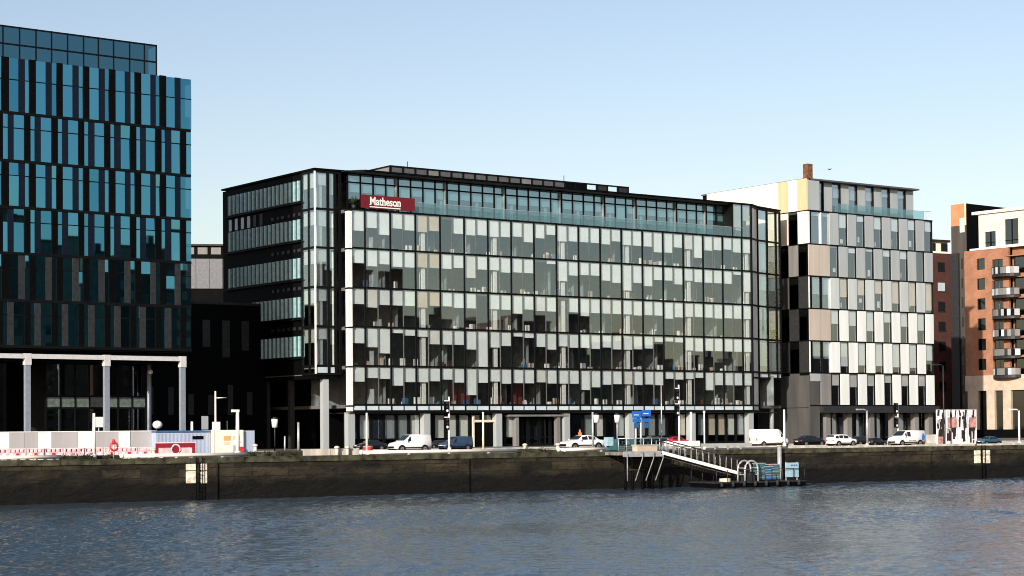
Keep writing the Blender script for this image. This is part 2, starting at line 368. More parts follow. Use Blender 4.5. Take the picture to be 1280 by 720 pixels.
# ------------------------------------------------------------------ building B: the long glass office
zL = [3.69, 4.34, 8.20, 12.08, 15.96, 19.86, 23.68]
ROOF = 27.67
def solve_len(p, ang, px):
    lo, hi = 0.0, 30.0
    def pxof(s, d):
        q = FB.P(s, d); return 640 + F*q.x/q.y
    for _ in range(60):
        m = (lo+hi)/2
        if pxof(p[0]+math.cos(ang)*m, p[1]+math.sin(ang)*m) < px: lo = m
        else: hi = m
    return lo
A1, A2 = R(29.0), R(15.0)
E0 = (52.5, 0.0); l1 = solve_len(E0, A1, 949.0); E1 = (E0[0]+math.cos(A1)*l1, E0[1]+math.sin(A1)*l1)
l2 = solve_len(E1, A2, 977.0); E2 = (E1[0]+math.cos(A2)*l2, E1[1]+math.sin(A2)*l2)
def building_b():
    t = thing('glass_office_building', 'long glass office block with red banner on its terrace and stepped dark grid front', 'building', FB.P(0, 0, 0), TH)
    # structure: slabs, core, roof
    mb = MB()
    pts = [(-1.9, .16), (52.5, .16), (E1[0], E1[1]+.14), (E2[0]-.05, E2[1]+.14), (E2[0]-.05, 18), (-1.9, 18)]
    for z in zL[1:]: mb.prism(pts, z-.34, z-.02)
    mb.build('floor_slab', SLAB, t)
    mb = MB()
    for k in range(5): mb.box(-1.5, 54, 8.0, 8.2, zL[k+1], zL[k+2]-.35)
    mb.box(-1.5, 54, 7.5, 7.7, zL[6], ROOF-.3)
    # partitions of offices
    r = random.Random(3)
    for k in range(6):
        s = -1.4
        while s < 50:
            s += r.choice((4.5, 6, 7.5)); mb.box(s, s+.12, 1.4, 8.0, zL[k+1], (zL[k+2] if k < 5 else ROOF)-.35)
    mb.build('interior_wall', INT, t)
    mb = MB()
    for s in (11, 12.7, 16.5, 19.5): mb.box(s, s+1.4, 2.2, 2.3, zL[1], zL[2]-.4)
    mb.build('red_partition', INTR, t)
    r = random.Random(5)
    for k in range(5):
        mb = MB()
        for m in range(36):
            for q in range(2):
                if r.random() < .42:
                    s = -1.5+1.5*m+r.uniform(.1, 1.0); w = r.uniform(.25, .6); h = r.uniform(.25, .85); dd = r.uniform(.5, 1.3)
                    mb.box(s, s+w, dd, dd+.3, zL[k+1]+.02, zL[k+1]+h, r.choice((0, 0, 0, 1, 1, 2, 3)))
        o = mb.build('desk_clutter', [DESK, STONE, MAROON, BLUED], t); o['kind'] = 'stuff'
    # interior columns just inside the glass
    for k in range(5):
        for j in range(6):
            s = 6.95+9*j
            MB().box(s, s+.42, .36, .8, zL[k+1], zL[k+2]-.35).build('interior_column', WHITEC, t)
    # curtain wall grid
    mb = MB(); th = MB()
    for i in range(18):
        s = 3.0*i; mb.box(s-.075, s+.075, -.035, .12, zL[0], zL[6]+.02)
    for i in range(18):
        s = 1.5+3*i-3.0 if i == 0 else 3*i-1.5
        th.box(s-.03, s+.03, -.015, .1, zL[0]+.02, zL[6]-.05, 0)
    for z in zL: mb.box(-1.62, 52.5, -.03, .12, z-.10, z+.08)
    mb.build('curtain_wall_frame', BLACKM, t); th.build('thin_mullion', GREYM, t)
    # spandrel band
    for m in range(36):
        s = -1.5+1.5*m
        MB().box(s+.09, s+1.41, .0, .1, zL[0]+.11, zL[1]-.13).build('spandrel_panel', SPAN, t)
    # windows
    base = [.40, .40, .42, .40, .45]
    ex = {(4,2):.62,(4,7):0,(4,14):.56,(4,16):.30,(4,22):.36,(4,27):.60,(4,30):.70,(4,33):.38,
          (3,1):.44,(3,8):.36,(3,9):.62,(3,15):0,(3,16):.10,(3,22):.55,(3,23):.76,(3,25):.60,(3,32):.40,(3,34):.10,(3,35):.62,
          (2,1):.5,(2,10):.0,(2,5):.45,(2,17):.0,(2,27):.5,(2,28):.45,
          (1,1):.52,(1,2):.68,(1,3):.12,(1,4):.18,(1,5):.2,(1,9):.52,(1,10):1.0,(1,11):.45,(1,13):.12,(1,14):.15,(1,26):.16,(1,27):.14,(1,28):.16,
          (0,9):.75,(0,11):.36,(0,1):.3,(0,2):.32,(0,27):.22,(0,28):.24,(0,29):.22,(0,30):.18}
    r = random.Random(11)
    stuffw = MB(); stuffb = MB()
    def winmesh(m, k, mbw):
        s0 = -1.5+1.5*m+.05; s1 = s0+1.40; z0 = zL[k+1]+.09; z1 = zL[k+2]-.11
        e = [r.gauss(0, .011) for _ in range(3)]
        mbw.quad((s0, .03, z0), (s1, .03+e[0], z0), (s1, .03+e[0]+e[1], z1), (s0, .03+e[1], z1))
        return s0, s1, z0, z1
    for m in range(36):
        for k in range(5):
            b = ex.get((k, m), base[k] + r.choice((0, 0, 0, 0, .02, -.03)) + (r.choice((.1, .16, -.1)) if r.random() < .06 else 0))
            bm = 2 if m in (5, 6) and k > 1 else (1 if r.random() < .05 else 0)
            if m < 20:
                w = MB(); q = winmesh(m, k, w); o = w.build('window', GLB, t)
                if b > .02: MB().box(q[0]-.02, q[1]+.02, .14, .17, q[3]-(q[3]-q[2])*b, q[3]+.05).build('blind', [BLIND, BLINDW, BLINDB][bm], o)
            else:
                q = winmesh(m, k, stuffw)
                if b > .02: stuffb.box(q[0]-.02, q[1]+.02, .14, .17, q[3]-(q[3]-q[2])*b, q[3]+.05, bm)
    tag(stuffw.build('window', GLB, t), 'remaining small windows at the far right end of the front', None, kind='stuff')
    tag(stuffb.build('blind', [BLIND, BLINDW, BLINDB], t), None, None, kind='stuff')
    # left end fin of the projecting box
    MB().box(-1.98, -1.56, -.1, .5, zL[0], zL[6]-.1).build('corner_fin', WHITEC, t)
    mb = MB()
    for z in zL[1:]: mb.box(-2.05, -1.5, -.14, .55, z-.2, z-.06)
    mb.build('fin_bracket', BLACKM, t)
    # east curved end
    def seg(p, q, z0, z1, name, m, off=0.0, par=t, sp=(0, 1), thick=.12):
        dx, dy = q[0]-p[0], q[1]-p[1]; L = math.hypot(dx, dy); nx, ny = -dy/L, dx/L
        a = (p[0]+dx*sp[0]+nx*off, p[1]+dy*sp[0]+ny*off); b = (p[0]+dx*sp[1]+nx*off, p[1]+dy*sp[1]+ny*off)
        return MB().prism([a, b, (b[0]+nx*thick, b[1]+ny*thick), (a[0]+nx*thick, a[1]+ny*thick)], z0, z1).build(name, m, par)
    zE = [8.20-.65] + zL[2:] + [ROOF-.3]
    seg(E0, E1, zL[0], ROOF-.18, 'corner_pier', WHITE, .0, sp=(.10, .55))
    seg(E0, E1, zL[0], ROOF-.3, 'corner_strip', BLINDC, .04, sp=(.6, .93))
    for j in range(3):
        f0, f1 = [(0, .42), (.42, .82), (.82, 1.0)][j]
        for k in range(1, 6):
            z0, z1 = zE[k]+.1, zE[k+1]-.12
            w = seg(E1, E2, z0, z1, 'corner_window', GLB, .03, sp=(f0+.04, f1-.03), thick=.01)
            bl = [.6, .4, .82, .85, .4, .95, .5, .95, .92, .7, .3, .5, .95, .6, .95][(j*5+k*2) % 15]
            seg(E1, E2, z1-(z1-z0)*bl, z1+.06, 'blind', BLIND if j < 2 else BLINDW, .16, w, sp=(f0, f1), thick=.03)
    mb = MB()
    for p, q in ((E0, E1), (E1, E2)):
        dx, dy = q[0]-p[0], q[1]-p[1]; L = math.hypot(dx, dy); nx, ny = -dy/L, dx/L
        for z in ([zL[0], zL[1]] if p is E0 else []) + zE:
            mb.prism([(p[0]-nx*.07, p[1]-ny*.07), (q[0]-nx*.07, q[1]-ny*.07), (q[0]+nx*.13, q[1]+ny*.13), (p[0]+nx*.13, p[1]+ny*.13)], z-.11, z+.09)
        for f in ((0, 1) if p is E0 else (.42, .82, 1.0)):
            cx, cy = p[0]+dx*f, p[1]+dy*f
            mb.box(cx-.08, cx+.08, cy-.1, cy+.13, zL[0] if p is E0 else zE[0], ROOF-.3)
    mb.build('corner_frame', BLACKM, t)
    seg(E1, E2, zE[0]+.1, zE[1]-.12, 'spandrel_panel', PANW, .03)
    MB().tube([(E2[0]-1.2, E2[1]+.5, 0), (E2[0]-1.2, E2[1]+.5, zE[0])], .27, 14).build('column', PANG, t)
    for (a, b, f) in ((49.7, 51.05, .9), (51.1, 52.4, .55)):
        o = MB().box(a, b, .03, .04, zL[6]+.12, ROOF-.2).build('corner_window', GLB, t); MB().box(a, b, .14, .17, ROOF-.2-3.3*f, ROOF-.2).build('blind', BLINDW, o)
    mb = MB()
    for a in (49.62, 51.07): mb.box(a-.06, a+.06, -.03, .14, zL[6], ROOF-.17)
    mb.box(49.56, 49.68, .15, 1.6, zL[6], ROOF-.17); mb.build('corner_frame', BLACKM, t)
    MB().box(49.0, 56.5, 5.0, 5.2, zL[6], ROOF-.2).build('interior_wall', INT, t)
    # terrace storey, set back
    TD = 1.6; zt = ROOF-.19
    mb = MB()
    for i in range(35):
        s = -1.0+1.5*i
        if s > 51.2: break
        mb.box(s-.065, s+.065, TD-.05, TD+.12, zL[6], zt)
    for z, h in ((zL[6], .16), (zt-.07, .14), (zt-.98, .13)): mb.box(-1.3, 51.4, TD-.07, TD+.1, z, z+h)
    mb.build('terrace_frame', BLACKM, t)
    r = random.Random(21)
    for i in range(34):
        s = -1.0+1.5*i
        e = r.uniform(-.008, .008)
        w = MB(); w.quad((s+.1, TD+.02, zL[6]+.16), (s+1.4, TD+.02+e, zL[6]+.16), (s+1.4, TD+.02+e, zt-.98), (s+.1, TD+.02, zt-.98))
        w.quad((s+.07, TD+.02, zt-.85), (s+1.43, TD+.02+e, zt-.85), (s+1.43, TD+.02+e, zt-.06), (s+.07, TD+.02, zt-.06))
        o = w.build('terrace_window', GLT, t)
        b = r.choice((.32, .36, .34, .34, .6))
        MB().box(s+.05, s+1.45, TD+.14, TD+.17, zt-.98-2.6*b, zt-.05).build('blind', BLIND, o)
    for i in range(12):
        s = 2.0+4.5*i-.6
        if s < 50: MB().box(s, s+.28, TD+.3, TD+.6, zL[6], zt).build('interior_column', WHITEC, t)
    for i in range(24):
        s = 6.4+1.9*i
        if s+1.9 < 51.3: MB().box(s+.015, s+1.885, .02, .035, zL[6]+.1, zL[6]+1.12).build('balustrade_panel', GLBAL, t)
    mb = MB(); mb.box(6.4, 51.2, .0, .055, zL[6]+1.12, zL[6]+1.16); mb.build('balustrade_rail', STEEL, t)
    # roof slab following the plan
    mb = MB()
    pr = [(-4.95, 1.38), (-1.2, 1.3), (0, -.15), (52.5, -.2), (E1[0]+.1, E1[1]-.2), (E2[0]+.15, E2[1]-.1), (E2[0]+.15, 21.0), (-4.95, 21.0)]
    mb.prism(pr, ROOF-.17, ROOF)
    mb.build('roof', BLACK, t)
    sf = MB(); sf.prism([(-1.9, .1), (52.4, .06), (52.4, 1.5), (-1.9, 1.5)], ROOF-.185, ROOF-.172); sf.build('roof_soffit', SOFF, t)
    # plant screen on the roof
    SD = 5.0; s0 = FB.s(488, 230, SD); s1 = FB.s(785, 230, SD); zs = FB.z(488, 206.5, SD)
    mb = MB(); n = 21; w = (s1-s0)/n
    pm = MB()
    mb.box(s0, s1, SD-.06, SD+.1, zs-.16, zs); mb.box(s0, s1, SD-.06, SD+.1, ROOF, ROOF+.5)
    mb.box(s0-.05, s0+.05, SD, 16, zs-.16, zs)
    for i in range(n+1): mb.box(s0+w*i-.08, s0+w*i+.08, SD-.08, SD+.1, ROOF, zs)
    mb.build('plant_screen_frame', BLACKM, t)
    r = random.Random(4)
    for i in range(n):
        c = r.choice((SCRN, SCRN, MIDG)) if i < 15 else r.choice((DARKG, BLACK))
        if i in (17, 19): continue
        MB().box(s0+w*i+.08, s0+w*(i+1)-.08, SD, SD+.06, ROOF+.5, zs-.17).build('screen_panel', c, t)
    MB().box(s0, s0+.06, SD+.1, 15, ROOF, zs-.17).build('screen_panel', MIDG, t)
    bx = MB(); bx.box(s0+8, s0+14, 8, 12, ROOF, zs-.3); bx.box(s0+25, s0+29, 9, 12, ROOF, zs-.5); bx.build('roof_plant', MIDG, t)
    for s, h in ((s0+1.6*w, .9), (s0+15.2*w, 1.0)): MB().tube([(s, SD+.5, ROOF), (s, SD+.5, zs+h*.7)], .04, 6).build('roof_antenna', DARKG, t)
    MB().ball((s1+1.3, 3.5, ROOF+.25), .38).build('roof_vent', BLACK, t)
    # left corner bay, set back from the box
    sw, cd = -4.83, 1.5
    zc = [7.4, 8.2, 12.08, 15.96, 19.86, 23.68, ROOF-.3]
    mb = MB()
    for z in zc: mb.box(sw-.04, -1.95, cd-.06, cd+.14, z-.13, z+.1)
    for s in (-3.35, -2.55, -1.98): mb.box(s-.14, s+.14, cd-.08, cd+.14, zc[0], ROOF-.3)
    for z in zc: mb.box(sw-.06, sw+.12, cd+.15, 4.1, z-.13, z+.1)
    for d in (2.7, 4.0): mb.box(sw-.07, sw+.12, d-.1, d+.1, zc[0], ROOF-.3)
    mb.build('corner_bay_frame', BLACKM, t)
    MB().box(sw-.09, sw+.05, cd-.11, cd+.03, zc[0], ROOF-.3).build('corner_post', WHITEC, t)
    r = random.Random(31)
    for k in range(1, 6):
        for (s0_, s1_, bl) in ((sw+.12, -3.5, .45), (-3.2, -2.7, .5)):
            o = MB().box(s0_, s1_, cd, cd+.012, zc[k]+.1, zc[k+1]-.13).build('corner_window', GLB, t)
            b = bl+r.uniform(-.12, .12)
            MB().box(s0_-.03, s1_+.03, cd+.15, cd+.18, zc[k+1]-.1-3.5*b, zc[k+1]-.1).build('blind', BLIND if r.random() < .6 else BLINDW, o)
        MB().box(sw+.35, sw+.95, cd+.25, cd+.7, zc[k], zc[k+1]-.3).build('interior_column', WHITEC, t)
        for (d0_, d1_) in ((cd+.16, 2.6), (2.8, 3.9)):
            o = MB().box(sw, sw+.012, d0_, d1_, zc[k]+.1, zc[k+1]-.13).build('corner_window', GLB, t)
            MB().box(sw+.15, sw+.18, d0_, d1_, zc[k+1]-1.6, zc[k+1]-.1).build('blind', BLINDW, o)
    for (a, b) in ((sw+.05, -3.5), (-3.2, -2.7)): MB().box(a, b, cd-.02, cd+.1, zc[0]+.1, zc[1]-.13).build('spandrel_panel', SPAN, t)
    mb = MB()
    for z in zc[:6]: mb.box(sw+.1, -1.9, cd+.2, 18, z-.3, z-.02)
    mb.build('floor_slab', SLAB, t)
    # west face: black wall with five ribbed glass bands
    MB().box(sw+.02, sw+.5, 4.1, 20.9, 7.4, ROOF-.3).build('west_wall', BLACK, t)
    MB().box(-4.3, 55.0, 18, 20.9, 0, ROOF-.3).build('rear_wall', BLACK, t)
    MB().box(-1.4, -.9, 8.3, 18, 0, ROOF-.3).build('core_wall', BLACK, t)
    for zb in (24.66, 20.80, 16.95, 13.06, 9.17):
        hz = 2.05
        o = MB().box(sw-.12, sw+.0, 4.15, 19.5, zb, zb+hz).build('ribbed_band', FIND, t)
        f = MB()
        for i in range(18):
            d = 4.25+.85*i; f.box(sw-.34, sw-.125, d, d+.12, zb+.03, zb+hz-.03)
        f.build('glass_fin', FIN, o)
        MB().box(sw-.3, sw-.02, 4.1, 20.2, zb-.24, zb-.1).build('band_ledge', BLACKM, t)
    for i in range(6):
        d = 19.2-1.35*i; MB().box(sw-.03, sw+.1, d-.35, d+.25, 23.0, 24.2).build('small_window', SPAN if i < 4 else DARKG, t)
    r = random.Random(9)
    for zb in (22.9, 19.3, 15.5, 11.5):
        mb = MB()
        for i in range(6): mb.box(sw-.02, sw+.1, 4.3+1.1*i, 4.8+1.1*i+r.uniform(-.2, .2), zb+.35, zb+.65)
        mb.build('vent_strip', DARKG, t)
    # undercroft and ground floor
    MB().box(-4.8, -1.9, 1.6, 18, 6.9, 7.28).build('undercroft_soffit', BLACK, t)
    MB().box(-3.9, -3.25, 1.7, 2.3, 0, 6.9).build('column', PANG, t)
    for d in (7, 12): MB().box(-4.6, -4.1, d, d+.5, 0, 6.9).build('column', DARKG, t)
    for j in range(7):
        s = -1.95+9*j if j else -1.9
        MB().box(s+ (.0 if j == 0 else -.0), s+.75, .25, 1.0, 0, zL[0]-.1).build('ground_column', PANG, t)
    GD = 1.1
    mb = MB(); mb.box(-1.9, 54, GD-.06, GD+.1, 3.3, zL[0]-.02); mb.box(-1.9, 54, GD-.06, GD+.1, 0, .25); mb.box(-1.9, 54, GD-.05, GD+.1, .85, .97)
    for i in range(37): mb.box(-1.9+1.5*i, -1.9+1.5*i+.3, GD-.08, GD+.12, 0, zL[0]-.02)
    mb.build('shopfront_frame', BLACKM, t)
    r = random.Random(12)
    ent = (18.3, 26.2)
    for i in range(36):
        s = -1.9+1.5*i
        if ent[0] < s < ent[1]-.5: continue
        o = MB().box(s+.3, s+1.5, GD, GD+.002, .98, 3.29).build('shopfront_window', GLD2, t)
        bl = r.choice((PANG, BLINDW, BLINDW, PANG)) if i < 24 else r.choice((BLINDB, BLINDW, BLINDB, PANG))
        if r.random() < .85: MB().box(s+.34, s+1.46, GD+.08, GD+.11, .95, 3.3).build('blind', bl, o)
    MB().box(-1.9, 54, 5, 5.2, 0, zL[0]).build('ground_interior_wall', BLACK, t)
    MB().prism([(-1.9, .1), (52.5, .1), (E1[0], E1[1]+.2), (E2[0]-.3, E2[1]+.5), (E2[0]-.3, 5), (-1.9, 5)], zL[0]-.2, zL[0]-.13).build('ground_soffit', DARKG, t)
    # main entrance portal
    p = MB(); p.box(17.7, 25.6, .2, 1.0, 3.12, 3.32); p.box(18.7, 19.1, .4, 1.0, 0, 3.12); p.box(24.2, 24.6, .4, 1.0, 0, 3.12); p.build('entrance_portal', MIDG, t)
    for s in (19.5, 21.0, 22.4): MB().box(s, s+1.3, 1.75, 1.8, .05, 2.9).build('entrance_door', CARGL, t)
    # side door with pale frame
    s = 13.4; p = MB(); p.box(s, s+3.2, .6, .8, 2.55, 2.78); p.box(s-.05, s+.12, .6, .8, 0, 3.2); p.build('side_door_frame', CREAMP, t)
    MB().box(s+.3, s+2.9, .82, .88, .05, 2.5).build('side_door', BLACK, t)
    return t
building_b()

# ------------------------------------------------------------------ banner sign on the terrace
def banner():
    s0, z0 = FB.hit(450.5, 257, -.12); s1, _ = FB.hit(517.5, 257, -.12)
    z0 = zL[6]+.16; z1 = z0+1.32
    t = thing('banner_sign', 'dark red banner sign with white company lettering on the office terrace', 'sign', FB.P(s0, -.28, z0), TH)
    w = s1-s0
    MB().box(0, w, 0, .08, 0, z1-z0).build('board', REDSIGN, t)
    def text(txt, size, x, z, name='lettering', off=.02):
        c = bpy.data.curves.new(name, 'FONT'); c.body = txt; c.size = size; c.extrude = .012; c.offset = off; c.space_character = 1.0
        o = bpy.data.objects.new(name, c); COL.objects.link(o)
        dg = bpy.context.evaluated_depsgraph_get(); me = bpy.data.meshes.new_from_object(o.evaluated_get(dg))
        COL.objects.unlink(o); bpy.data.objects.remove(o)
        me.materials.clear(); me.materials.append(WHITE)
        q = bpy.data.objects.new(name, me); link(q, t); q.rotation_euler = (R(90), 0, 0); q.location = (x, -.015, z)
        xs = [v.co.x for v in me.vertices]
        return q, min(xs), max(xs)
    q, a, b = text('Matheson', 1.12, .98, .36)
    q.scale = (3.6/(b-a), 1, 1)
    mb = MB(); mb.box(.98, 4.6, -.012, .02, .10, .20)
    # serifs
    for x in (1.0, 1.62, 2.5, 2.72, 4.15, 4.42): mb.box(x-.04, x+.14, -.012, .02, .33, .39)
    mb.build('lettering_underline', WHITE, t)
banner()

# ------------------------------------------------------------------ building A: the tall office at the left
def building_a():
    t = thing('office_tower', 'tall dark office block with staggered teal windows and white columns at the left edge', 'building', FA.P(0, 0, 0), FA.th)
    ys = [99.4, 163.6, 220, 274.3, 328.4, 383.7, 437.8]
    zr = [FA.z(240, y) for y in ys]
    sL = FA.s(-45, 300)
    zb = FA.z(232, 446); zb2 = FA.z(232, 451.5)
    MB().box(sL-20, -.05, 1.0, 24, zb, zr[0]-.5).build('tower_body', BLACK, t)
    MB().box(sL-20, 0, .12, .9, zb+.35, zr[6]+.0).build('fascia_band', BLACK, t)
    MB().box(sL-20, -.02, .12, 24, zr[0]-.45, zr[0]).build('roof_parapet', BLACK, t)
    MB().box(sL-20, sL-.2, .2, 1.0, zb, zr[0]-.5).build('tower_wall', NAVY, t)
    fr = MB()
    for z in zr[1:]: fr.box(sL, .0, -.035, .9, z-.12, z+.12)
    fr.build('floor_band', BLACKM, t)
    row1 = [(('w', 11.3, 23.5), ('n', 31.5, 36.7))] 
    def cells(kind):
        if kind == 0:
            w = [(-22.5,-10), (11.3,23.5), (44.9,57.4), (78.5,91), (111.8,123.7), (144.5,156.4), (176.6,188.2), (207.8,219), (226,239.4)]
            n = [(-3.5,2.2), (31.5,36.7), (65,70.9), (98.7,104.2), (131.4,136.3), (163.5,169), (195,200.1)]
        else:
            w = [(-17.5,-4), (17.4,30.6), (51.3,64.8), (85.5,98.4), (118.5,130.8), (151.2,162.8), (182.7,194.3), (214.5,225.5), (232.8,239.4)]
            n = [(3.7,9.8), (38.2,43.7), (72.4,77.9), (105.4,110.6), (138.1,143), (170.5,175.4), (202,206.5)]
        return [(a, b, 1) for a, b in w] + [(a, b, 0) for a, b in n]
    r = random.Random(2)
    for k in range(6):
        zt, z0 = zr[k]-(.12 if k else .0), zr[k+1]+.12
        kind = k % 2
        y = (ys[k]+ys[k+1])/2
        cs = sorted((FA.s(a, y), FA.s(b, y), w) for a, b, w in cells(kind))
        tr = .40 if k == 0 else .30
        fins = MB(); pan = MB()
        prev = sL
        for i, (a, b, w) in enumerate(cs):
            if a - prev > .02:
                last = cs[i-1][2] if i else 1
                blk = (last == 0) if kind == 0 else (last == 1)
                if blk: fins.box(prev, a, -.02, .9, z0-.05, zt+.05)
                else: pan.box(prev, a, .03, .9, z0-.02, zt+.02)
            prev = b
            e = r.gauss(0, .009); e2 = r.gauss(0, .014)
            zm = zt-(zt-z0)*tr
            wb = MB(); wb.quad((a, .06, z0), (b, .06+e, z0), (b, .06+e+e2, zm-.04), (a, .06+e2, zm-.04)); wb.quad((a, .06, zm+.04), (b, .06+e, zm+.04), (b, .06+e-e2, zt), (a, .06-e2, zt))
            o = wb.build('window', r.choice((GLA, GLA, GLA2, GLA3)), t)
            MB().box(a, b, .03, .14, zm-.045, zm+.045).build('transom', BLACKM, o)
            bx = MB()
            if r.random() < .45: bx.box(a+.05, b-.05, .25, .3, z0, z0+r.uniform(.2, 1.2)); bx.build('blind', BLINDW, o)
        if -prev > .02: fins.box(prev, 0, -.03, .9, z0, zt)
        fins.build('black_fin', BLACK, t); pan.build('navy_panel', NAVY if k < 4 else DARKG, t)
    # penthouse
    D = 2.6; p0 = FA.s(195.5, 80, D); zp = FA.z(195, 56, D)
    MB().box(sL-20, p0-.5, D+.6, 20, zr[0], zp-.3).build('penthouse_core', mat('penthouse_core', (.05, .07, .08), .7), t)
    mb = MB(); xs = [195.5, 180.5, 162, 142, 123, 104.5, 84.5, 64.5, 45, 24.5, 3.7, -17, -38]
    ss = [FA.s(x, 70, D) for x in xs]; zm = zr[0]+(zp-zr[0])*.52
    for s in ss: mb.box(s-.05, s+.05, D-.06, D+.08, zr[0], zp)
    for z in (zp-.08, zm, zr[0]+.08): mb.box(ss[-1], ss[0], D-.05, D+.07, z-.07, z+.07)
    mb.box(ss[0]-.05, ss[0]+.0, D, 14, zp-.15, zp)
    mb.box(ss[-1]-20, ss[-1], D, D+.5, zr[0], zp)
    mb.build('penthouse_frame', BLACKM, t)
    for i in range(len(ss)-1):
        w = MB(); e = r.uniform(-.006, .006)
        w.quad((ss[i+1]+.05, D, zr[0]+.1), (ss[i]-.05, D+e, zr[0]+.1), (ss[i]-.05, D+e, zm-.07), (ss[i+1]+.05, D, zm-.07))
        w.quad((ss[i+1]+.05, D, zm+.07), (ss[i]-.05, D-e, zm+.07), (ss[i]-.05, D-e, zp-.15), (ss[i+1]+.05, D, zp-.15))
        w.build('penthouse_window', GLAP, t)
    MB().box(sL-20, ss[0], D+.1, 20, zp-.1, zp-.02).build('penthouse_roof', BLACK, t)
    # undercroft: white beam, columns, lobby
    sc_ = [FA.s(x, 500) for x in (-63, 35.5, 134.5, 229.5)]
    MB().box(sL-6, sc_[3]+.3, .0, .45, zb2, zb).build('white_beam', BEAM, t)
    for s in sc_:
        MB().box(s-.23, s+.23, .04, .44, 0, zb2-.55).build('column', COLB, t)
        MB().box(s-.29, s+.29, -.02, .5, zb2-.55, zb+.04).build('column_head', BEAM, t)
    s = FA.s(186.5, 500, 4); MB().tube([(s, 4, 0), (s, 4, zb2-.2)], .2, 12).build('inner_column', COLB, t)
    MB().ball((s, 3.7, zb2-.9), .22).build('globe_lamp', WHITE, t)
    MB().box(sL-20, .5, .9, 16, zb2-.12, zb2+.1).build('undercroft_soffit', BLACK, t)
    MB().box(sL-20, .5, 15, 15.3, 0, zb2).build('lobby_back_wall', BLACK, t)
    LD = 5.0; a, b = FA.s(57, 500, LD), FA.s(182, 500, LD)
    zl = [0, 1.9, FA.z(120, 510, LD), FA.z(120, 495.5, LD), zb2]
    mb = MB(); n = 7; w = (b-a)/n
    for i in range(n+1): mb.box(a+w*i-.06, a+w*i+.06, LD-.08, LD+.08, 0, zb2-.1)
    for z in zl[1:4]: mb.box(a, b, LD-.07, LD+.07, z-.08, z+.08)
    mb.build('lobby_frame', BLACKM, t)
    greens = mat('lobby_green_panel', (.10, .13, .115), .4, 0, .2)
    for i in range(n):
        MB().box(a+w*i+.06, a+w*(i+1)-.06, LD-.01, LD+.05, zl[2]+.08, zl[3]-.08).build('lobby_panel', greens, t)
        for z0, z1 in ((.05, zl[1]-.08), (zl[1]+.08, zl[2]-.08), (zl[3]+.08, zb2-.15)):
            MB().box(a+w*i+.06, a+w*(i+1)-.06, LD, LD+.012, z0, z1).build('lobby_window', GLD, t)
    lob = MB(); lob.box(a, b, LD+4, LD+4.1, 0, zb2); lob.build('lobby_wall', DARKG, t)
    for (x, y, w_, h_) in ((60, 473, .3, .95), (63, 466, .75, .2), (66, 474, .4, .4), (62, 484, .2, .35), (64.5, 518.5, .65, .15)):
        s_, z_ = FA.hit(x, y, LD+3.8); MB().box(s_-w_/2, s_+w_/2, LD+3.8, LD+3.86, z_-h_/2, z_+h_/2).build('wall_light_panel', WHITE, t)
    c = MB(); c.tube([(a+2.6+1.6*math.cos(q), LD+3.3, 4.6+1.9*math.sin(q)) for q in [i*.28 for i in range(-3, 9)]], .12, 6); c.build('lobby_arch', MIDG, t)
    for x0, x1 in ((0, 8), (-30, -8)):
        MB().box(FA.s(x0, 500, LD), FA.s(x1, 500, LD), LD, LD+.02, 0, zb2).build('lobby_window', GLD, t)
    return t
building_a()

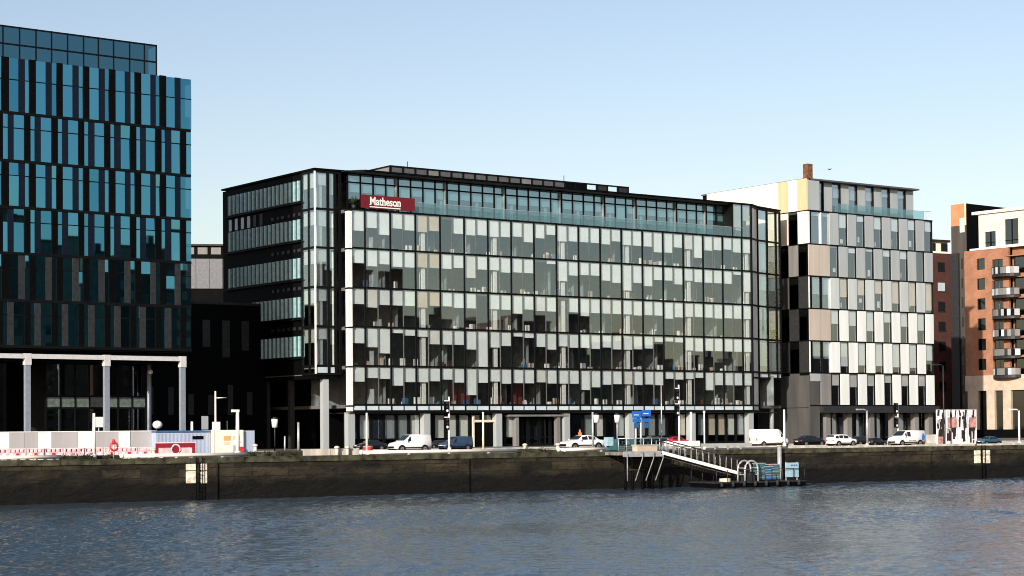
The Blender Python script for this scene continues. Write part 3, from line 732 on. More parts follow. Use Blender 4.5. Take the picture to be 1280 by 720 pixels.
# ------------------------------------------------------------------ building C: chequered panels
def building_c():
    t = thing('chequered_office_building', 'office block with chequered pale panels and narrow windows and a brown chimney', 'building', FC.P(0, 0, 0), FC.th)
    ys = [265.4, 306.6, 346.4, 386.5, 426.7, 466.4, 506.8]
    zr = [FC.z(1039.5, y) for y in ys]
    s0 = FC.s(1038.5, 400); s1 = FC.s(1167, 400); w = (s1-s0)/12
    zroof = FC.z(1014, 222.5)
    WD = 19.0
    MB().box(.3, s1-.1, .5, 18.9, zr[6], zr[0]-.02).build('office_body', BLACK, t)
    mb = MB()
    for z in zr: mb.box(.02, s1+.02, -.05, .5, z-.07, z+.07)
    mb.box(s1-.1, s1, .0, 18.9, zr[6], zr[0])
    mb.build('floor_band', BLACKM, t)
    r = random.Random(8)
    bl = {0: [.25]*12, 1: [.12]*12, 2: [.5]*6+[.85]*6, 3: [.45]*12, 4: [.6]*12, 5: [.35]*12}
    for k in range(6):
        zt, z0 = zr[k]-.08, zr[k+1]+.08
        for i in range(12):
            a, b = s0+w*i+.02, s0+w*(i+1)-.02
            if (i+k) % 2 == 0:
                pm = (PANG if k < 2 else (mat_cp if k == 2 else PANW))
                MB().box(a, b, -.02, .45, z0, zt).build('cladding_panel', pm, t)
            else:
                e = r.uniform(-.006, .006)
                q = MB(); q.quad((a, .16, z0), (b, .16+e, z0), (b, .16+e, zt), (a, .16, zt)); o = q.build('window', GLC, t)
                fr = MB(); fr.box(a, a+.05, .05, .3, z0, zt); fr.box(b-.05, b, .05, .3, z0, zt); fr.build('window_frame', BLACKM, o)
                f = bl[k][i]+r.uniform(-.12, .2)
                bm_ = [BLIND, BLIND, BLINDC, BLIND, BLIND, BLINDW][k]
                MB().box(a+.03, b-.03, .20, .23, zt-(zt-z0)*f, zt).build('blind', bm_, o)
                if k < 3 and r.random() < .7:
                    x = r.uniform(a+.1, b-.6); z_ = z0+r.uniform(.2, 1.0); MB().box(x, x+.4, .34, .4, z_, z_+r.uniform(.4, .9)).build('interior_poster', DESK, o)
    # corner bay left of the chequer
    for k in range(6):
        zt, z0 = zr[k]-.08, zr[k+1]+.08; mid = s0*.52
        if k in (1, 3):
            MB().box(.08, mid-.02, -.02, .45, z0, zt).build('cladding_panel', PANB, t); MB().box(mid+.02, s0-.04, -.02, .45, z0, zt).build('cladding_panel', PANB, t)
        elif k < 5:
            for a, b in ((.3, mid+.15), (mid+.35, s0-.06)):
                o = MB().box(a, b, .2, .21, z0, zt).build('window', GLC, t)
                MB().box(a, b, .3, .33, zt-(zt-z0)*(.55 if k else .12), zt).build('blind', BLIND, o)
                MB().box(a-.06, a+.02, .0, .4, z0, zt).build('window_frame', PANW if k == 0 else BLACKM, o)
            MB().box(.04, .2, -.02, .45, z0, zt).build('corner_trim', PANW, t)
        else:
            MB().box(1.9, s0-.1, -.02, .45, z0, zt).build('cladding_panel', MIDG, t)
            MB().box(.1, 1.8, -.02, .45, zt-.9, zt).build('cladding_panel', PANG, t)
    # west face: sun-struck cream cladding above, same chequer with shade painted in below
    zw = [zroof] + zr
    wid = 1.62
    for k in range(7):
        zt, z0 = zw[k]-.07, zw[k+1]+.07
        nn = int(WD/wid)
        for j in range(nn):
            a, b = .06+wid*j, .06+wid*(j+1)-.04
            win = (k >= 2) and ((j+k) % 2 == 0)
            if k == 1: win = (j == 1)
            if win:
                o = MB().box(-.0, .02, a, b, z0, zt).build('window', GLD, t)
                MB().box(.1, .13, a, b, zt-.9, zt).build('blind', BLINDB, o)
            else:
                pm = r.choice((PANC, PANC, PANC, PANC, PANW, PANCD)) if k < 2 else r.choice((MIDG, BASEW)) if k == 2 else r.choice((BASEW, DARKG, DARKG))  # lower rows: cast shadow put into the panel colour as dark greys
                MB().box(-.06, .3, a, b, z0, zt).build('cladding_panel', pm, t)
    mb = MB()
    for z in zw[1:]: mb.box(-.03, .29, .0, WD, z-.065, z+.065)
    mb.build('west_floor_band', BLACKM, t)
    MB().box(.29, .6, .05, WD, zr[6], zroof-.02).build('west_wall', BLACK, t)
    # penthouse
    PD = .9; pe = FC.s(1142, 250, PD)
    zp = zroof-.25
    MB().box(.0, pe+.15, .05, WD, zp+.06, zp+.24).build('penthouse_roof', SCRN, t)
    MB().box(.61, pe-.3, PD+.6, WD, zr[0], zp-.01).build('penthouse_core', MIDG, t)
    n = 11; pw = (pe-s0)/n
    MB().box(.05, 2.0, .0, .4, zr[0]+.1, zp-.02).build('cladding_panel', PANG, t)
    for i in range(-1, n):
        a, b = s0+pw*i+.04, s0+pw*(i+1)-.04
        if i % 2 == 0: MB().box(a, b, PD, PD+.3, zr[0]+.05, zp+.05).build('cladding_panel', PANG, t)
        else:
            if i == -1: a = 2.1
            o = MB().box(a, b, PD+.15, PD+.17, zr[0]+.05, zp-.02).build('window', GLC, t)
            MB().box(a, b, PD+.25, PD+.28, zp-.5-1.6*r.random(), zp-.02).build('blind', BLIND, o)
            fr = MB(); fr.box(b-.12, b+.02, PD-.02, PD+.14, zr[0]+.05, zp-.02); fr.build('window_frame', BLACKM, o)
    for i in range(9):
        a = s0+1.2+1.95*i
        if a+1.9 < s1-1: MB().box(a, a+1.9, .05, .065, zr[0]+.08, zr[0]+1.15).build('balustrade_panel', GLBAL, t)
    MB().tube([(s1-1.8, .1, zr[0]+1.15), (s1-.1, .1, zr[0]+1.15)], .03, 6).tube([(s1-1, .1, zr[0]), (s1-1, .1, zr[0]+1.15)], .03, 6).build('balustrade_rail', STEEL, t)
    # chimney
    cs, cd_ = FC.s(1010.5, 215, 1.0), 1.0
    zc = FC.z(1010, 205, 1)
    MB().box(cs-.42, cs+.42, .7, 1.5, zp-2, zc).build('chimney', mat('rust_brown_metal', (.16, .07, .03), .7, .2, .3), t)
    # base storeys: grey wall, dark fascia, shopfront
    zg = FC.z(1042, 514)
    MB().box(-.05, 1.6, .0, 9, 0, zr[5]-.3).build('base_wall', BASEW, t)
    MB().box(-.08, .0, .2, 8.8, zg+.4, zg+.46).build('wall_joint', BLACK, t)
    MB().box(1.62, s1+.2, -.6, .5, zg-.2, zr[6]-.08).build('fascia', DARKG, t)
    MB().box(1.62, s1, 4.0, 4.3, 0, zg).build('ground_interior_wall', BLACK, t)
    for a in (FC.s(1013, 540), FC.s(1035, 540), FC.s(1062, 540), FC.s(1090, 540), FC.s(1118, 540), FC.s(1146, 540), s1-.8):
        MB().box(a, a+.75, .3, 1.0, 0, zg-.2).build('ground_column', MIDG, t)
    x = 1.7
    while x < s1-1.6:
        o = MB().box(x+.1, x+1.45, 1.6, 1.62, .3, zg-.25).build('shopfront_window', GLC, t)
        if r.random() < .6: MB().box(x+.1, x+1.45, 1.9, 1.93, .2, zg-r.uniform(.3, 1.5)).build('blind', r.choice((BLINDW, BLINDB, PANG)), o)
        MB().box(x-.05, x+.08, 1.5, 1.75, 0, zg-.2).build('shopfront_mullion', BLACKM, t)
        x += 1.5
    MB().box(s1-.3, s1, .5, 18.9, 0, zr[6]-.1).build('east_wall', BLACK, t)
    MB().box(.5, s1-.3, 18.5, 18.9, 0, zr[6]-.1).build('rear_wall', BLACK, t)
mat_cp = mat('light_grey_metal_panel', (.48, .53, .545), .45, .1, .05, .8, streak=True)
building_c()

# ------------------------------------------------------------------ D: orange apartments at the right, and what stands behind
def building_d():
    t = thing('apartment_block', 'orange brick apartment block with stacked balconies and a cream penthouse at the right edge', 'building', FD.P(0, 0, 0), FD.th)
    ST = 24.0
    zt = FD.z(1209, 314); zc = FD.z(1212, 470)
    # recessed wall, with real openings made from piers and lintels
    wx = (FD.s(1222, 400), FD.s(1232, 400)); bx0, bx1 = FD.s(1241, 400), FD.s(1254.5, 400)
    wy = [(323, 337), (348, 362), (373, 387), (398, 413), (423.5, 438), (448.5, 462.5)]
    zw = [(FD.z(1227, b), FD.z(1227, a)) for a, b in wy]
    by = [343, 369.5, 395.5, 421, 445, 469]
    zb = [FD.z(1250, y) for y in by]
    m = MB()
    m.box(0, wx[0], 0, .4, zc, zt); m.box(wx[1], bx0, 0, .4, zc, zt); m.box(bx1, bx1+1.0, 0, .4, zc, zt)
    prev = zt
    for z0, z1 in zw: m.box(wx[0], wx[1], 0, .4, z1, prev); prev = z0
    m.box(wx[0], wx[1], 0, .4, zc, prev)
    m.box(bx1+1.0, bx1+4, .9, 1.3, zc, zt)
    m.box(bx1+4, ST, 0, .4, zc, zt)
    prev = zt
    for z in zb: m.box(bx0, bx1, 0.002, .4, z+2.2, prev); prev = z
    m.build('brick_wall', ORANGE, t)
    MB().box(.05, ST, .9 if False else 1.35, 14, 0, zt-.02).build('inner_body', BLACK, t)
    for i, (z0, z1) in enumerate(zw):
        o = MB().box(wx[0], wx[1], .22, .24, z0, z1).build('window', GLD, t)
        f = MB(); f.box(wx[0], wx[0]+.07, .16, .3, z0, z1); f.box(wx[1]-.07, wx[1], .16, .3, z0, z1); f.box(wx[0], wx[1], .15, .31, z1-.07, z1); f.box(wx[0], wx[1], .15, .31, z0, z0+.07); f.build('window_frame', BLACKM, o)
        if i in (0, 3, 2): MB().box(wx[0]+.1, wx[1]-.1, .5, .53, z0, z1-(.6 if i == 3 else .1)).build('blind', BLINDW if i != 0 else PANB, o)
    r = random.Random(6)
    for z in zb:
        for k in range(2):
            a = bx0+(bx1-bx0)*k/2; b = a+(bx1-bx0)/2
            o = MB().box(a+.04, b-.03, .3, .32, z, z+2.19).build('balcony_door', GLD, t)
            if r.random() < .6: MB().box(a+.1, b-.1, .6, .63, z, z+2.1).build('blind', BLINDW, o)
        o = MB().box(bx1+1.3, bx1+3.7, .8, .82, z+.1, z+2.3).build('window', GLD, t)
        MB().box(bx1+.6, bx1+5, -.15, .88, z+2.45, z+2.6).build('lintel_slab', ORANGE, t)
        # balcony: bowed slab and a balustrade
        n = 10; x0, x1 = FD.s(1242.5, 400)-.1, FD.s(1276, 400)
        arc = [(x0+(x1-x0)*i/n, -.25-1.15*math.sin(math.pi*i/n)**.6) for i in range(n+1)]
        b = MB().prism(arc+[(x1, 0.0), (x0, 0.0)], z-.42, z-.06).build('balcony', DARKG, t)
        for i in range(n):
            p, q = arc[i], arc[i+1]
            gm = r.choice((SPAN, PANG, MIDG)) if i % 2 else r.choice((DARKG, BLACK, MIDG))
            MB().prism([p, q, (q[0], q[1]+.04), (p[0], p[1]+.04)], z+.0, z+.92).build('balustrade_panel', gm, b)
        MB().tube([(p[0], p[1]+.02, z+.98) for p in arc], .04, 6).build('balcony_rail', DARKG, b)
    # stone base
    m = MB(); m.box(-.05, ST, -.12, .9, FD.z(1212, 489), zc)
    for a, b in ((1210.5, 1223), (1234, 1244), (1254.5, 1264.5)):
        m.box(FD.s(a, 520), FD.s(b, 520), -.1, .5, 1.2, FD.z(1212, 489))
    m.box(FD.s(1285, 520), ST, -.1, .5, 0, FD.z(1212, 489))
    m.build('stone_base', STONE, t)
    MB().box(-.03, ST, -.02, .52, 0, 1.2).build('plinth', BLACK, t)
    for a, b in ((1223, 1234), (1244, 1254.5), (1264.5, 1285)):
        s0, s1 = FD.s(a, 520)+.02, FD.s(b, 520)-.02; o = MB().box(s0, s1, .3, .32, 1.21, FD.z(1212, 490)).build('shop_window', GLD, t)
        MB().box(s0, s1, .8, .83, 4.5, FD.z(1212, 490)).build('blind', PANG, o)
    # penthouse
    zp = FD.z(1222, 268); zp0 = zt+.25; a = FD.s(1221, 300)
    MB().box(-.05+FD.s(1213, 312), ST, -.1, 14, zt, zp0).build('parapet', WHITE, t)
    w1 = (FD.s(1228.5, 300), FD.s(1242, 300)); w2 = (FD.s(1253.5, 300), FD.s(1270.5, 300))
    zz = (FD.z(1235, 308), FD.z(1235, 289)); zz2 = (FD.z(1262, 305), FD.z(1262, 273))
    m = MB()
    m.box(a, w1[0], .5, .8, zp0, zp); m.box(w1[1], w2[0], .5, .8, zp0, zp); m.box(w2[1], ST, .5, .8, zp0, zp)
    for w_, z_ in ((w1, zz), (w2, zz2)):
        m.box(w_[0], w_[1], .5, .8, zp0, z_[0]); m.box(w_[0], w_[1], .5, .8, z_[1], zp)
    m.build('penthouse_wall', PANC2, t)
    MB().box(a-.05, a+.02, .52, 10, zp0, zp).build('penthouse_side', PANG, t)
    for w_, z_ in ((w1, zz), (w2, zz2)):
        o = MB().box(w_[0], w_[1], .65, .67, z_[0], z_[1]).build('penthouse_window', GLD, t)
        f = MB(); c = (w_[0]+w_[1])/2; f.box(c-.06, c+.06, .55, .7, z_[0], z_[1]); f.box(w_[0], w_[1], .56, .7, z_[0]+.55, z_[0]+.65); f.build('window_frame', BLACKM, o)
        MB().box(w_[0], w_[1], 3, 3.1, z_[0], z_[1]).build('inner_wall', BLACK, o)
    # mono-pitch roof edge rising to the right
    m = MB(); h0, h1 = 0.0, 1.1
    v = [(a-.9, .1, zp), (ST, .1, zp+.0), (ST, .1, zp+.35), (a-.9, .1, zp+.35)]
    m.prism([(a-.9, .1), (ST, .1), (ST, 12), (a-.9, 12)], zp, zp+.42); m.build('penthouse_roof', WHITE, t)
PANC2 = mat('ivory_render', (.66, .63, .48), .7, 0, .06, .8)
building_d()

def tower_d():
    o = at(1211.5, 540, 283.0); f = Frame((o.x, o.y), FD.th)
    t = thing('stair_tower', 'tall square stair tower with a sunlit orange top behind the apartment block', 'tower', f.P(0, 0, 0), f.th)
    sL = f.s(1190.5, 400); zt = f.z(1211, 253.5)
    zc = f.z(1200, 282)
    MB().box(sL, 0, 0, .5, zc, zt).build('tower_wall', TBRICK, t)
    MB().box(sL, 0, 0.01, .5, 0, zc).build('lower_tower_wall', TLOW, t)  # lower part of the tower in a darker brown grey
    MB().box(-.22, .004, -.04, .0, zc, zt+.02).build('corner_strip', PANC, t)
    MB().box(-1.15, -.3, -.04, .0, f.z(1206, 290), f.z(1206, 272)).build('corner_strip', PANC, t)
    MB().box(-.02, .12, .1, 13, 0, zt-.05).build('dark_side', BLACK, t)
    MB().box(sL, -.03, .5, 13, 0, zt-.1).build('rear_body', BLACK, t)
    for i in range(9): MB().box(-1.0, -.72, -.03, .02, 2+2.95*i, 3.6+2.95*i).build('slit_window', CARGL, t)
    MB().box(sL, -1.3, -.35, -.02, 0, zt-7.5).build('service_riser', DARKG, t)
tower_d()
def maroon():
    o = at(1166, 540, 288.0); f = Frame((o.x, o.y), R(30))
    t = thing('dark_brick_block', 'dark maroon brick block in the shade between the chequered office and the stair tower', 'building', f.P(0, 0, 0), f.th)
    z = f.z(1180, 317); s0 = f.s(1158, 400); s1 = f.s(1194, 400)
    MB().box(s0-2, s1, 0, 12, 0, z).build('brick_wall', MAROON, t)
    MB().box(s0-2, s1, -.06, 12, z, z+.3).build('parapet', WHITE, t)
    zp = f.z(1180, 303, 1.5)
    MB().box(s0-2, s1, 1.5, 10, z+.3, zp).build('penthouse', PANC, t)
    MB().box(s0-2, s1+.3, 1.1, 11, zp, zp+.35).build('penthouse_roof', DARKG, t)
    for x0, x1 in ((1167.5, 1171), (1178, 1186)):
        MB().box(f.s(x0, 400, 1.4), f.s(x1, 400, 1.4), 1.42, 1.5, z+.4, zp-.2).build('penthouse_window', CARGL, t)
    for k, (a, b) in enumerate(((328, 338.5), (353.5, 364), (377, 389), (402, 413), (427, 438), (452, 463), (477, 488))):
        zz0, zz1 = f.z(1177, b), f.z(1177, a)
        w = MB().box(f.s(1173, 400), f.s(1181.5, 400), -.05, .02, zz0, zz1).build('window', CARGL if k != 1 else SPAN, t)
        MB().box(f.s(1173, 400)-.08, f.s(1181.5, 400)+.08, -.12, -.0, zz0-.12, zz0).build('window_sill', DARKG, w)
    MB().tube([(f.s(1174, 400), 5, zp), (f.s(1174, 400), 5, zp+2.2)], .04, 6).build('roof_antenna', DARKG, t)
maroon()
def gap_building():
    o = at(243, 540, 262.0); f = Frame((o.x, o.y), R(8))
    t = thing('grey_panelled_building', 'distant grey panelled building seen in the gap behind the tall dark office', 'building', f.P(0, 0, 0), f.th)
    z = f.z(260, 306); z2 = f.z(260, 319); z3 = f.z(260, 361.5); w = f.s(292, 400)
    MB().box(-6, w, .2, 12, 0, z3).build('lower_wall', BLACK, t)
    MB().box(-6, w, .3, 12, z3, z).build('body', BLACK, t)
    for i in range(6):
        a = -3.4+1.85*i+.0
        MB().box(a+.03, a+1.82, .0, .3, z3+.1, z2-.5).build('wall_panel', GAPP, t)
        o2 = MB().box(a+.25, a+1.6, .22, .28, z2+.15, z-.35).build('window', MIDG, t)
    MB().box(-6, w, -.1, 12.2, z-.15, z+.1).build('roof', DARKG, t)
    mb = MB()
    for i in range(5): mb.box(-3+2*i, -2.1+2*i, .1, .2, z3-12, z3-4)
    mb.build('dark_panel', DARKG, t)
gap_building()
def dark_link():
    f = FB
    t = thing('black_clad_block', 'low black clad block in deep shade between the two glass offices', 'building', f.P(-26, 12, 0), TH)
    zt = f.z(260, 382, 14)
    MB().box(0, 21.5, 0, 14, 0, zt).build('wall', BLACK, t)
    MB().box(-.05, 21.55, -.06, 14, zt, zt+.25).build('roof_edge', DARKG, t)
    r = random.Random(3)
    for i in range(9):
        a = 1+2.2*i; h = r.uniform(2.2, 3.6); MB().box(a, a+.85, -.05, .02, zt-2.3-h*.9, zt-1.6).build('cladding_panel', DARKG, t)
        MB().box(a+.6, a+1.2, -.05, .02, 3.5, 3.5+h*.9).build('cladding_panel', DARKG, t)
dark_link()

# ------------------------------------------------------------------ the other bank, mirrored in the glass
def south_bank():
    r = random.Random(17)
    cols = [((.16,.075,.045),(.13,.06,.04),'brown brick'), ((.20,.17,.12),(.17,.14,.10),'sandy brick'), ((.11,.05,.04),(.09,.045,.035),'dark red brick'), ((.12,.115,.11),(.10,.10,.095),'grey render')]
    x = 20; i = 0
    words = ['narrow','weathered','smoky','stepped','squat','crooked','paired','gabled','broad','tall','low','plain','long','old','square','deep','wide','slim','sturdy','bare','heavy','simple']
    while x < 420:
        w = r.uniform(14, 26); h = r.uniform(33, 37) if x < 118 else r.uniform(22, 27) if x < 150 else r.uniform(16, 22) if x < 185 else r.uniform(12, 20); c = cols[i % 4]
        t = thing('riverside_building', '%s %s building on the opposite bank, seen only mirrored' % (words[i], c[2]), 'building', FB.P(x, -176, 0), TH)
        MB().box(0, w, -14, 0, 0, h).build('wall', brick('bank_brick', c[0], c[1], (.1,.09,.08)), t)
        m = MB()
        zz = 1.2
        while zz < h-2.4:
            xx = 1.2
            while xx < w-2: m.box(xx, xx+1.1, 0, .06, zz, zz+1.7); xx += 2.6
            zz += 3.2
        o = m.build('window', CARGL, t); o['kind'] = 'stuff'
        m = MB(); m.prism([(-.2, -14.2), (w+.2, -14.2), (w+.2, .2), (-.2, .2)], h, h+.4); m.box(w*.4, w*.4+1.2, -8, -6, h, h+2.5); m.build('roof', DARKG, t)
        x += w+r.choice((0, 0, 6)); i += 1
    n = 0
    for k in range(22):
        x = 40+r.uniform(14, 20)*k*.95; 
        t = thing('bare_tree', 'leafless winter tree on the opposite bank, seen only mirrored in the glass', 'tree', FB.P(x, -164+r.uniform(-2, 2), 0), r.uniform(0, 6), 'trees on the opposite bank')
        H = r.uniform(9, 15); m = MB(); m.tube([(0,0,0),(.1,0,H*.3),(0,.15,H*.5)], .22, 7, r1=.15); m.build('trunk', BARK, t)
        c = MB()
        for b in range(11):
            an = b*2.4; z0 = H*(.3+.02*b); L = H*r.uniform(.3, .48); p = Vector((0,0,z0)); d = Vector((math.cos(an)*.7, math.sin(an)*.7, .8)); q = p+d*L
            c.tube([p, p+d*L*.5+Vector((0,0,.1)), q], .09, 5, r1=.03)
            for s in range(7):
                p2 = p+d*L*r.uniform(.4, 1); d2 = Vector((r.uniform(-1,1), r.uniform(-1,1), r.uniform(.1,1))); c.tube([p2, p2+d2*H*.13, p2+d2*H*.2+Vector((0,0,.2))], .035, 4, r1=.012)
        c.build('crown', BARK, t)
south_bank()

exec_after = []
# ------------------------------------------------------------------ vehicles
def lerp(a, b, t): return a+(b-a)*t
def vehicle(name, label, cat, spec, paint, loc, rz, glass_side=True, extra=None):
    """spec: stations (x, z_bottom, z_belt, z_top, half width, half width at top); nose at +x"""
    t = thing(name, label, cat, loc, rz)
    st = spec['st']; m = MB(); rings = []
    for (x, zb, zl, zt, w, wt) in st:
        rings.append([(x, -w*.96, zb), (x, -w, lerp(zb, zl, .5)), (x, -w*.985, zl), (x, -wt, zt-.03 if zt > zl+.1 else zt), (x, -wt*.86, zt),
                      (x, wt*.86, zt), (x, wt, zt-.03 if zt > zl+.1 else zt), (x, w*.985, zl), (x, w, lerp(zb, zl, .5)), (x, w*.96, zb)])
    n = 10; i0 = 0
    for rg in rings: m.v += rg
    for k in range(len(rings)-1):
        for j in range(n):
            a = k*n+j; b = k*n+(j+1) % n
            m.f.append((a, a+n, b+n, b)); m.m.append(0); m.sm.append(False)
    m.f.append(tuple(range(n))); m.m.append(0); m.sm.append(False)
    m.f.append(tuple((len(rings)-1)*n+j for j in reversed(range(n)))); m.m.append(0); m.sm.append(False)
    body = m.build('body', paint, t)
    bm = bmesh.new(); bm.from_mesh(body.data); bmesh.ops.recalc_face_normals(bm, faces=bm.faces); bm.to_mesh(body.data); bm.free()
    bevelled(body, .025, 2)
    for p in body.data.polygons: p.use_smooth = True
    def pane(c, nm, off=.012):
        c = [Vector(p) for p in c]; nn = (c[1]-c[0]).cross(c[3]-c[0]).normalized()
        q = MB(); A = [p+nn*off for p in c]; B = [p-nn*.02 for p in c]
        q.poly(A); q.poly(list(reversed(B)))
        for i in range(4): q.quad(B[i], B[(i+1) % 4], A[(i+1) % 4], A[i])
        return q.build(nm, CARGL, t)
    def sub(k, k2, f0, f1, v0, v1, side):
        def P(x_f, v):
            # point on side face between belt and top at param along k..k2
            tt = x_f*(k2-k); i = min(int(tt), k2-k-1); u = tt-i
            a, b = st[k+i], st[k+i+1]
            zl = lerp(a[2], b[2], u); zt = lerp(a[3], b[3], u); w = lerp(a[4], b[4], u)*.985; wt = lerp(a[5], b[5], u); x = lerp(a[0], b[0], u)
            return (x, side*lerp(w, wt, v), lerp(zl, zt-.03, v))
        c = [P(f0, v0), P(f1, v0), P(f1, v1), P(f0, v1)]
        return c if side < 0 else [c[1], c[0], c[3], c[2]]
    for (k, k2, f0, f1, v0, v1) in spec['side']:
        for sd in (-1, 1): pane(sub(k, k2, f0, f1, v0, v1, sd), 'side_window')
    for nm, (k, k2), (v0, v1) in (('windscreen', spec['screen'], (.12, .92)),) + ((('rear_window', spec['rear'], (.12, .9)),) if spec.get('rear') else ()):
        a, b = st[k], st[k2]
        lo = Vector((a[0], a[4]*.93, a[3])); hi = Vector((b[0], b[5]*.9, b[3]))
        l0 = lo.lerp(hi, v0); l1 = lo.lerp(hi, v1)
        c = [(l0.x, -l0.y*.93, l0.z), (l0.x, l0.y*.93, l0.z), (l1.x, l1.y*.93, l1.z), (l1.x, -l1.y*.93, l1.z)]
        if nm == 'rear_window': c = [c[1], c[0], c[3], c[2]]
        pane(c, nm, .02)
    fx, rx = st[-1][0], st[0][0]; W = max(s[4] for s in st); r = spec.get('wr', .32)
    for x in spec['wheels']:
        for sd in (-1, 1):
            MB().tube([(x, sd*(W+.006), r+.02), (x, sd*(W-.30), r+.02)], r+.085, 20).build('wheel_arch', BLACK, t)
            o = MB().tube([(x, sd*(W+.02), r), (x, sd*(W-.2), r)], r, 20).build('wheel', TYRE, t)
            q = MB(); q.tube([(x, sd*(W+.03), r), (x, sd*(W-.02), r)], r*.62, 16)
            q.build('rim', ALLOY, o)
            h = MB().tube([(x, sd*(W+.036), r), (x, sd*(W+.0), r)], r*.16, 10); h.build('hub', BLACK, o)
    f, b = st[-1], st[0]
    for sd in (-1, 1):
        MB().box(fx-.22, fx+.02, sd*f[4]*.62-.16, sd*f[4]*.62+.16, lerp(f[1], f[2], .62), lerp(f[1], f[2], .9)).build('headlight', LAMPW, t)
        MB().box(rx-.02, rx+.16, sd*b[4]*.84-.11, sd*b[4]*.84+.11, lerp(b[1], b[2], .5), lerp(b[1], b[2], .98)).build('tail_light', LAMPR, t)
        MB().box(spec['mirror'], spec['mirror']+.12, sd*(W+.09)-.09, sd*(W+.09)+.09, spec['mz'], spec['mz']+.16).build('wing_mirror', paint, t)
        MB().box(rx+.5, fx-.5, sd*(W+.004)-.012, sd*(W+.004)+.012, .42, .52).build('side_trim', BLACK, t)
    MB().box(fx-.05, fx+.03, -f[4]*.8, f[4]*.8, f[1]+.02, f[1]+.22).build('front_bumper', BLACK, t)
    MB().box(fx, fx+.04, -.26, .26, f[1]+.22, f[1]+.33).build('number_plate', WHITE, t)
    MB().box(rx-.04, rx, -.26, .26, lerp(b[1], b[2], .5), lerp(b[1], b[2], .5)+.11).build('number_plate', CREAMP, t)
    MB().box(rx+.1, fx-.1, -W*.85, W*.85, .16, .42).build('underside', BLACK, t)
    if extra: extra(t, st)
    return t
SAL = dict(st=[(-2.25,.42,.80,.86,.74,.66),(-2.15,.30,.90,.96,.84,.76),(-1.55,.26,.92,.99,.88,.78),(-.95,.26,.94,1.38,.88,.62),(-.2,.26,.93,1.44,.88,.62),(.35,.26,.92,1.40,.88,.62),(1.05,.26,.90,.96,.88,.78),(1.95,.28,.74,.82,.85,.74),(2.22,.38,.60,.68,.72,.62)],
           side=[(2,4,.42,.96,.15,.88),(4,6,.06,.62,.15,.88)], screen=(6,5), rear=(2,3), wheels=(-1.35,1.4), mirror=.75, mz=.92, wr=.32)
HAT = dict(st=[(-1.95,.42,.86,1.0,.72,.62),(-1.88,.30,.92,1.16,.82,.66),(-1.60,.26,.94,1.42,.85,.62),(-.6,.26,.95,1.50,.86,.63),(.25,.26,.93,1.47,.86,.63),(1.0,.26,.92,.99,.86,.76),(1.75,.28,.78,.86,.82,.72),(2.0,.38,.62,.70,.70,.6)],
           side=[(2,3,.12,.92,.15,.86),(3,5,.04,.62,.15,.86)], screen=(5,4), rear=(1,2), wheels=(-1.22,1.25), mirror=.72, mz=.93, wr=.31)
SUV = dict(st=[(-2.2,.48,.98,1.05,.80,.70),(-2.12,.38,1.02,1.30,.88,.70),(-1.9,.34,1.04,1.60,.90,.68),(-.4,.34,1.04,1.68,.91,.69),(.4,.34,1.03,1.64,.91,.69),(1.05,.34,1.02,1.10,.91,.80),(1.95,.36,.94,1.02,.88,.76),(2.2,.46,.74,.84,.78,.66)],
           side=[(2,3,.06,.44,.15,.86),(2,3,.50,.97,.15,.86),(3,5,.05,.60,.15,.86)], screen=(5,4), rear=(1,2), wheels=(-1.3,1.35), mirror=.75, mz=1.05, wr=.36)
VANS = dict(st=[(-2.2,.40,1.05,1.72,.80,.68),(-2.12,.32,1.06,1.80,.90,.72),(-.6,.28,1.06,1.84,.91,.73),(.25,.28,1.05,1.80,.91,.72),(1.15,.28,1.04,1.12,.90,.80),(1.95,.30,.88,.96,.87,.76),(2.2,.40,.70,.80,.75,.64)],
           side=[(3,4,.04,.60,.12,.86)], screen=(4,3), wheels=(-1.35,1.4), mirror=.8, mz=1.08, wr=.33)
VANP = dict(st=[(-2.5,.40,1.1,1.85,.84,.74),(-2.42,.32,1.1,1.94,.94,.78),(-.3,.28,1.1,1.97,.95,.79),(.75,.28,1.1,1.92,.95,.78),(1.6,.28,1.1,1.22,.94,.84),(2.3,.30,.95,1.05,.90,.78),(2.5,.40,.74,.86,.78,.66)],
           side=[(2,3,.40,.95,.12,.84),(3,4,.04,.58,.12,.84)], screen=(4,3), wheels=(-1.5,1.6), mirror=1.15, mz=1.15, wr=.34)
VANL = dict(st=[(-2.9,.45,1.3,2.42,.92,.88),(-2.82,.40,1.3,2.50,1.0,.92),(.9,.36,1.3,2.50,1.0,.92),(1.35,.34,1.3,2.36,1.0,.88),(2.05,.34,1.28,1.40,.98,.88),(2.7,.36,1.02,1.14,.94,.82),(2.95,.44,.80,.92,.82,.70)],
           side=[(3,4,.02,.60,.08,.66)], screen=(4,3), wheels=(-1.8,1.95), mirror=1.7, mz=1.35, wr=.36)
def carpaint(name, c, rough=.25): 
    m = mat(name, c, rough, 0, .03); m.node_tree.nodes['Principled BSDF'].inputs['Coat Weight'].default_value = .4; return m
PWHITE = carpaint('white_car_paint', (.80, .80, .80)); PBLACK = carpaint('black_car_paint', (.010, .010, .012)); PBLUE = carpaint('blue_car_paint', (.025, .05, .10)); PRED = carpaint('red_car_paint', (.45, .012, .03)); PTEAL = carpaint('teal_blue_car_paint', (.02, .07, .12)); PCHAR = carpaint('charcoal_car_paint', (.02, .02, .022))
def place(pxc, ybase, back=None):
    if back is None:
        v = ray(pxc, ybase); t = -CAMZ/v.z; return Vector((v.x*t, v.y*t, 0))
    v = ray(pxc, 540); v2 = Vector((v.x, v.y)); t = (FQ.o+FQ.n*back).dot(FQ.n)/v2.dot(FQ.n); return Vector((v2.x*t, v2.y*t, 0))
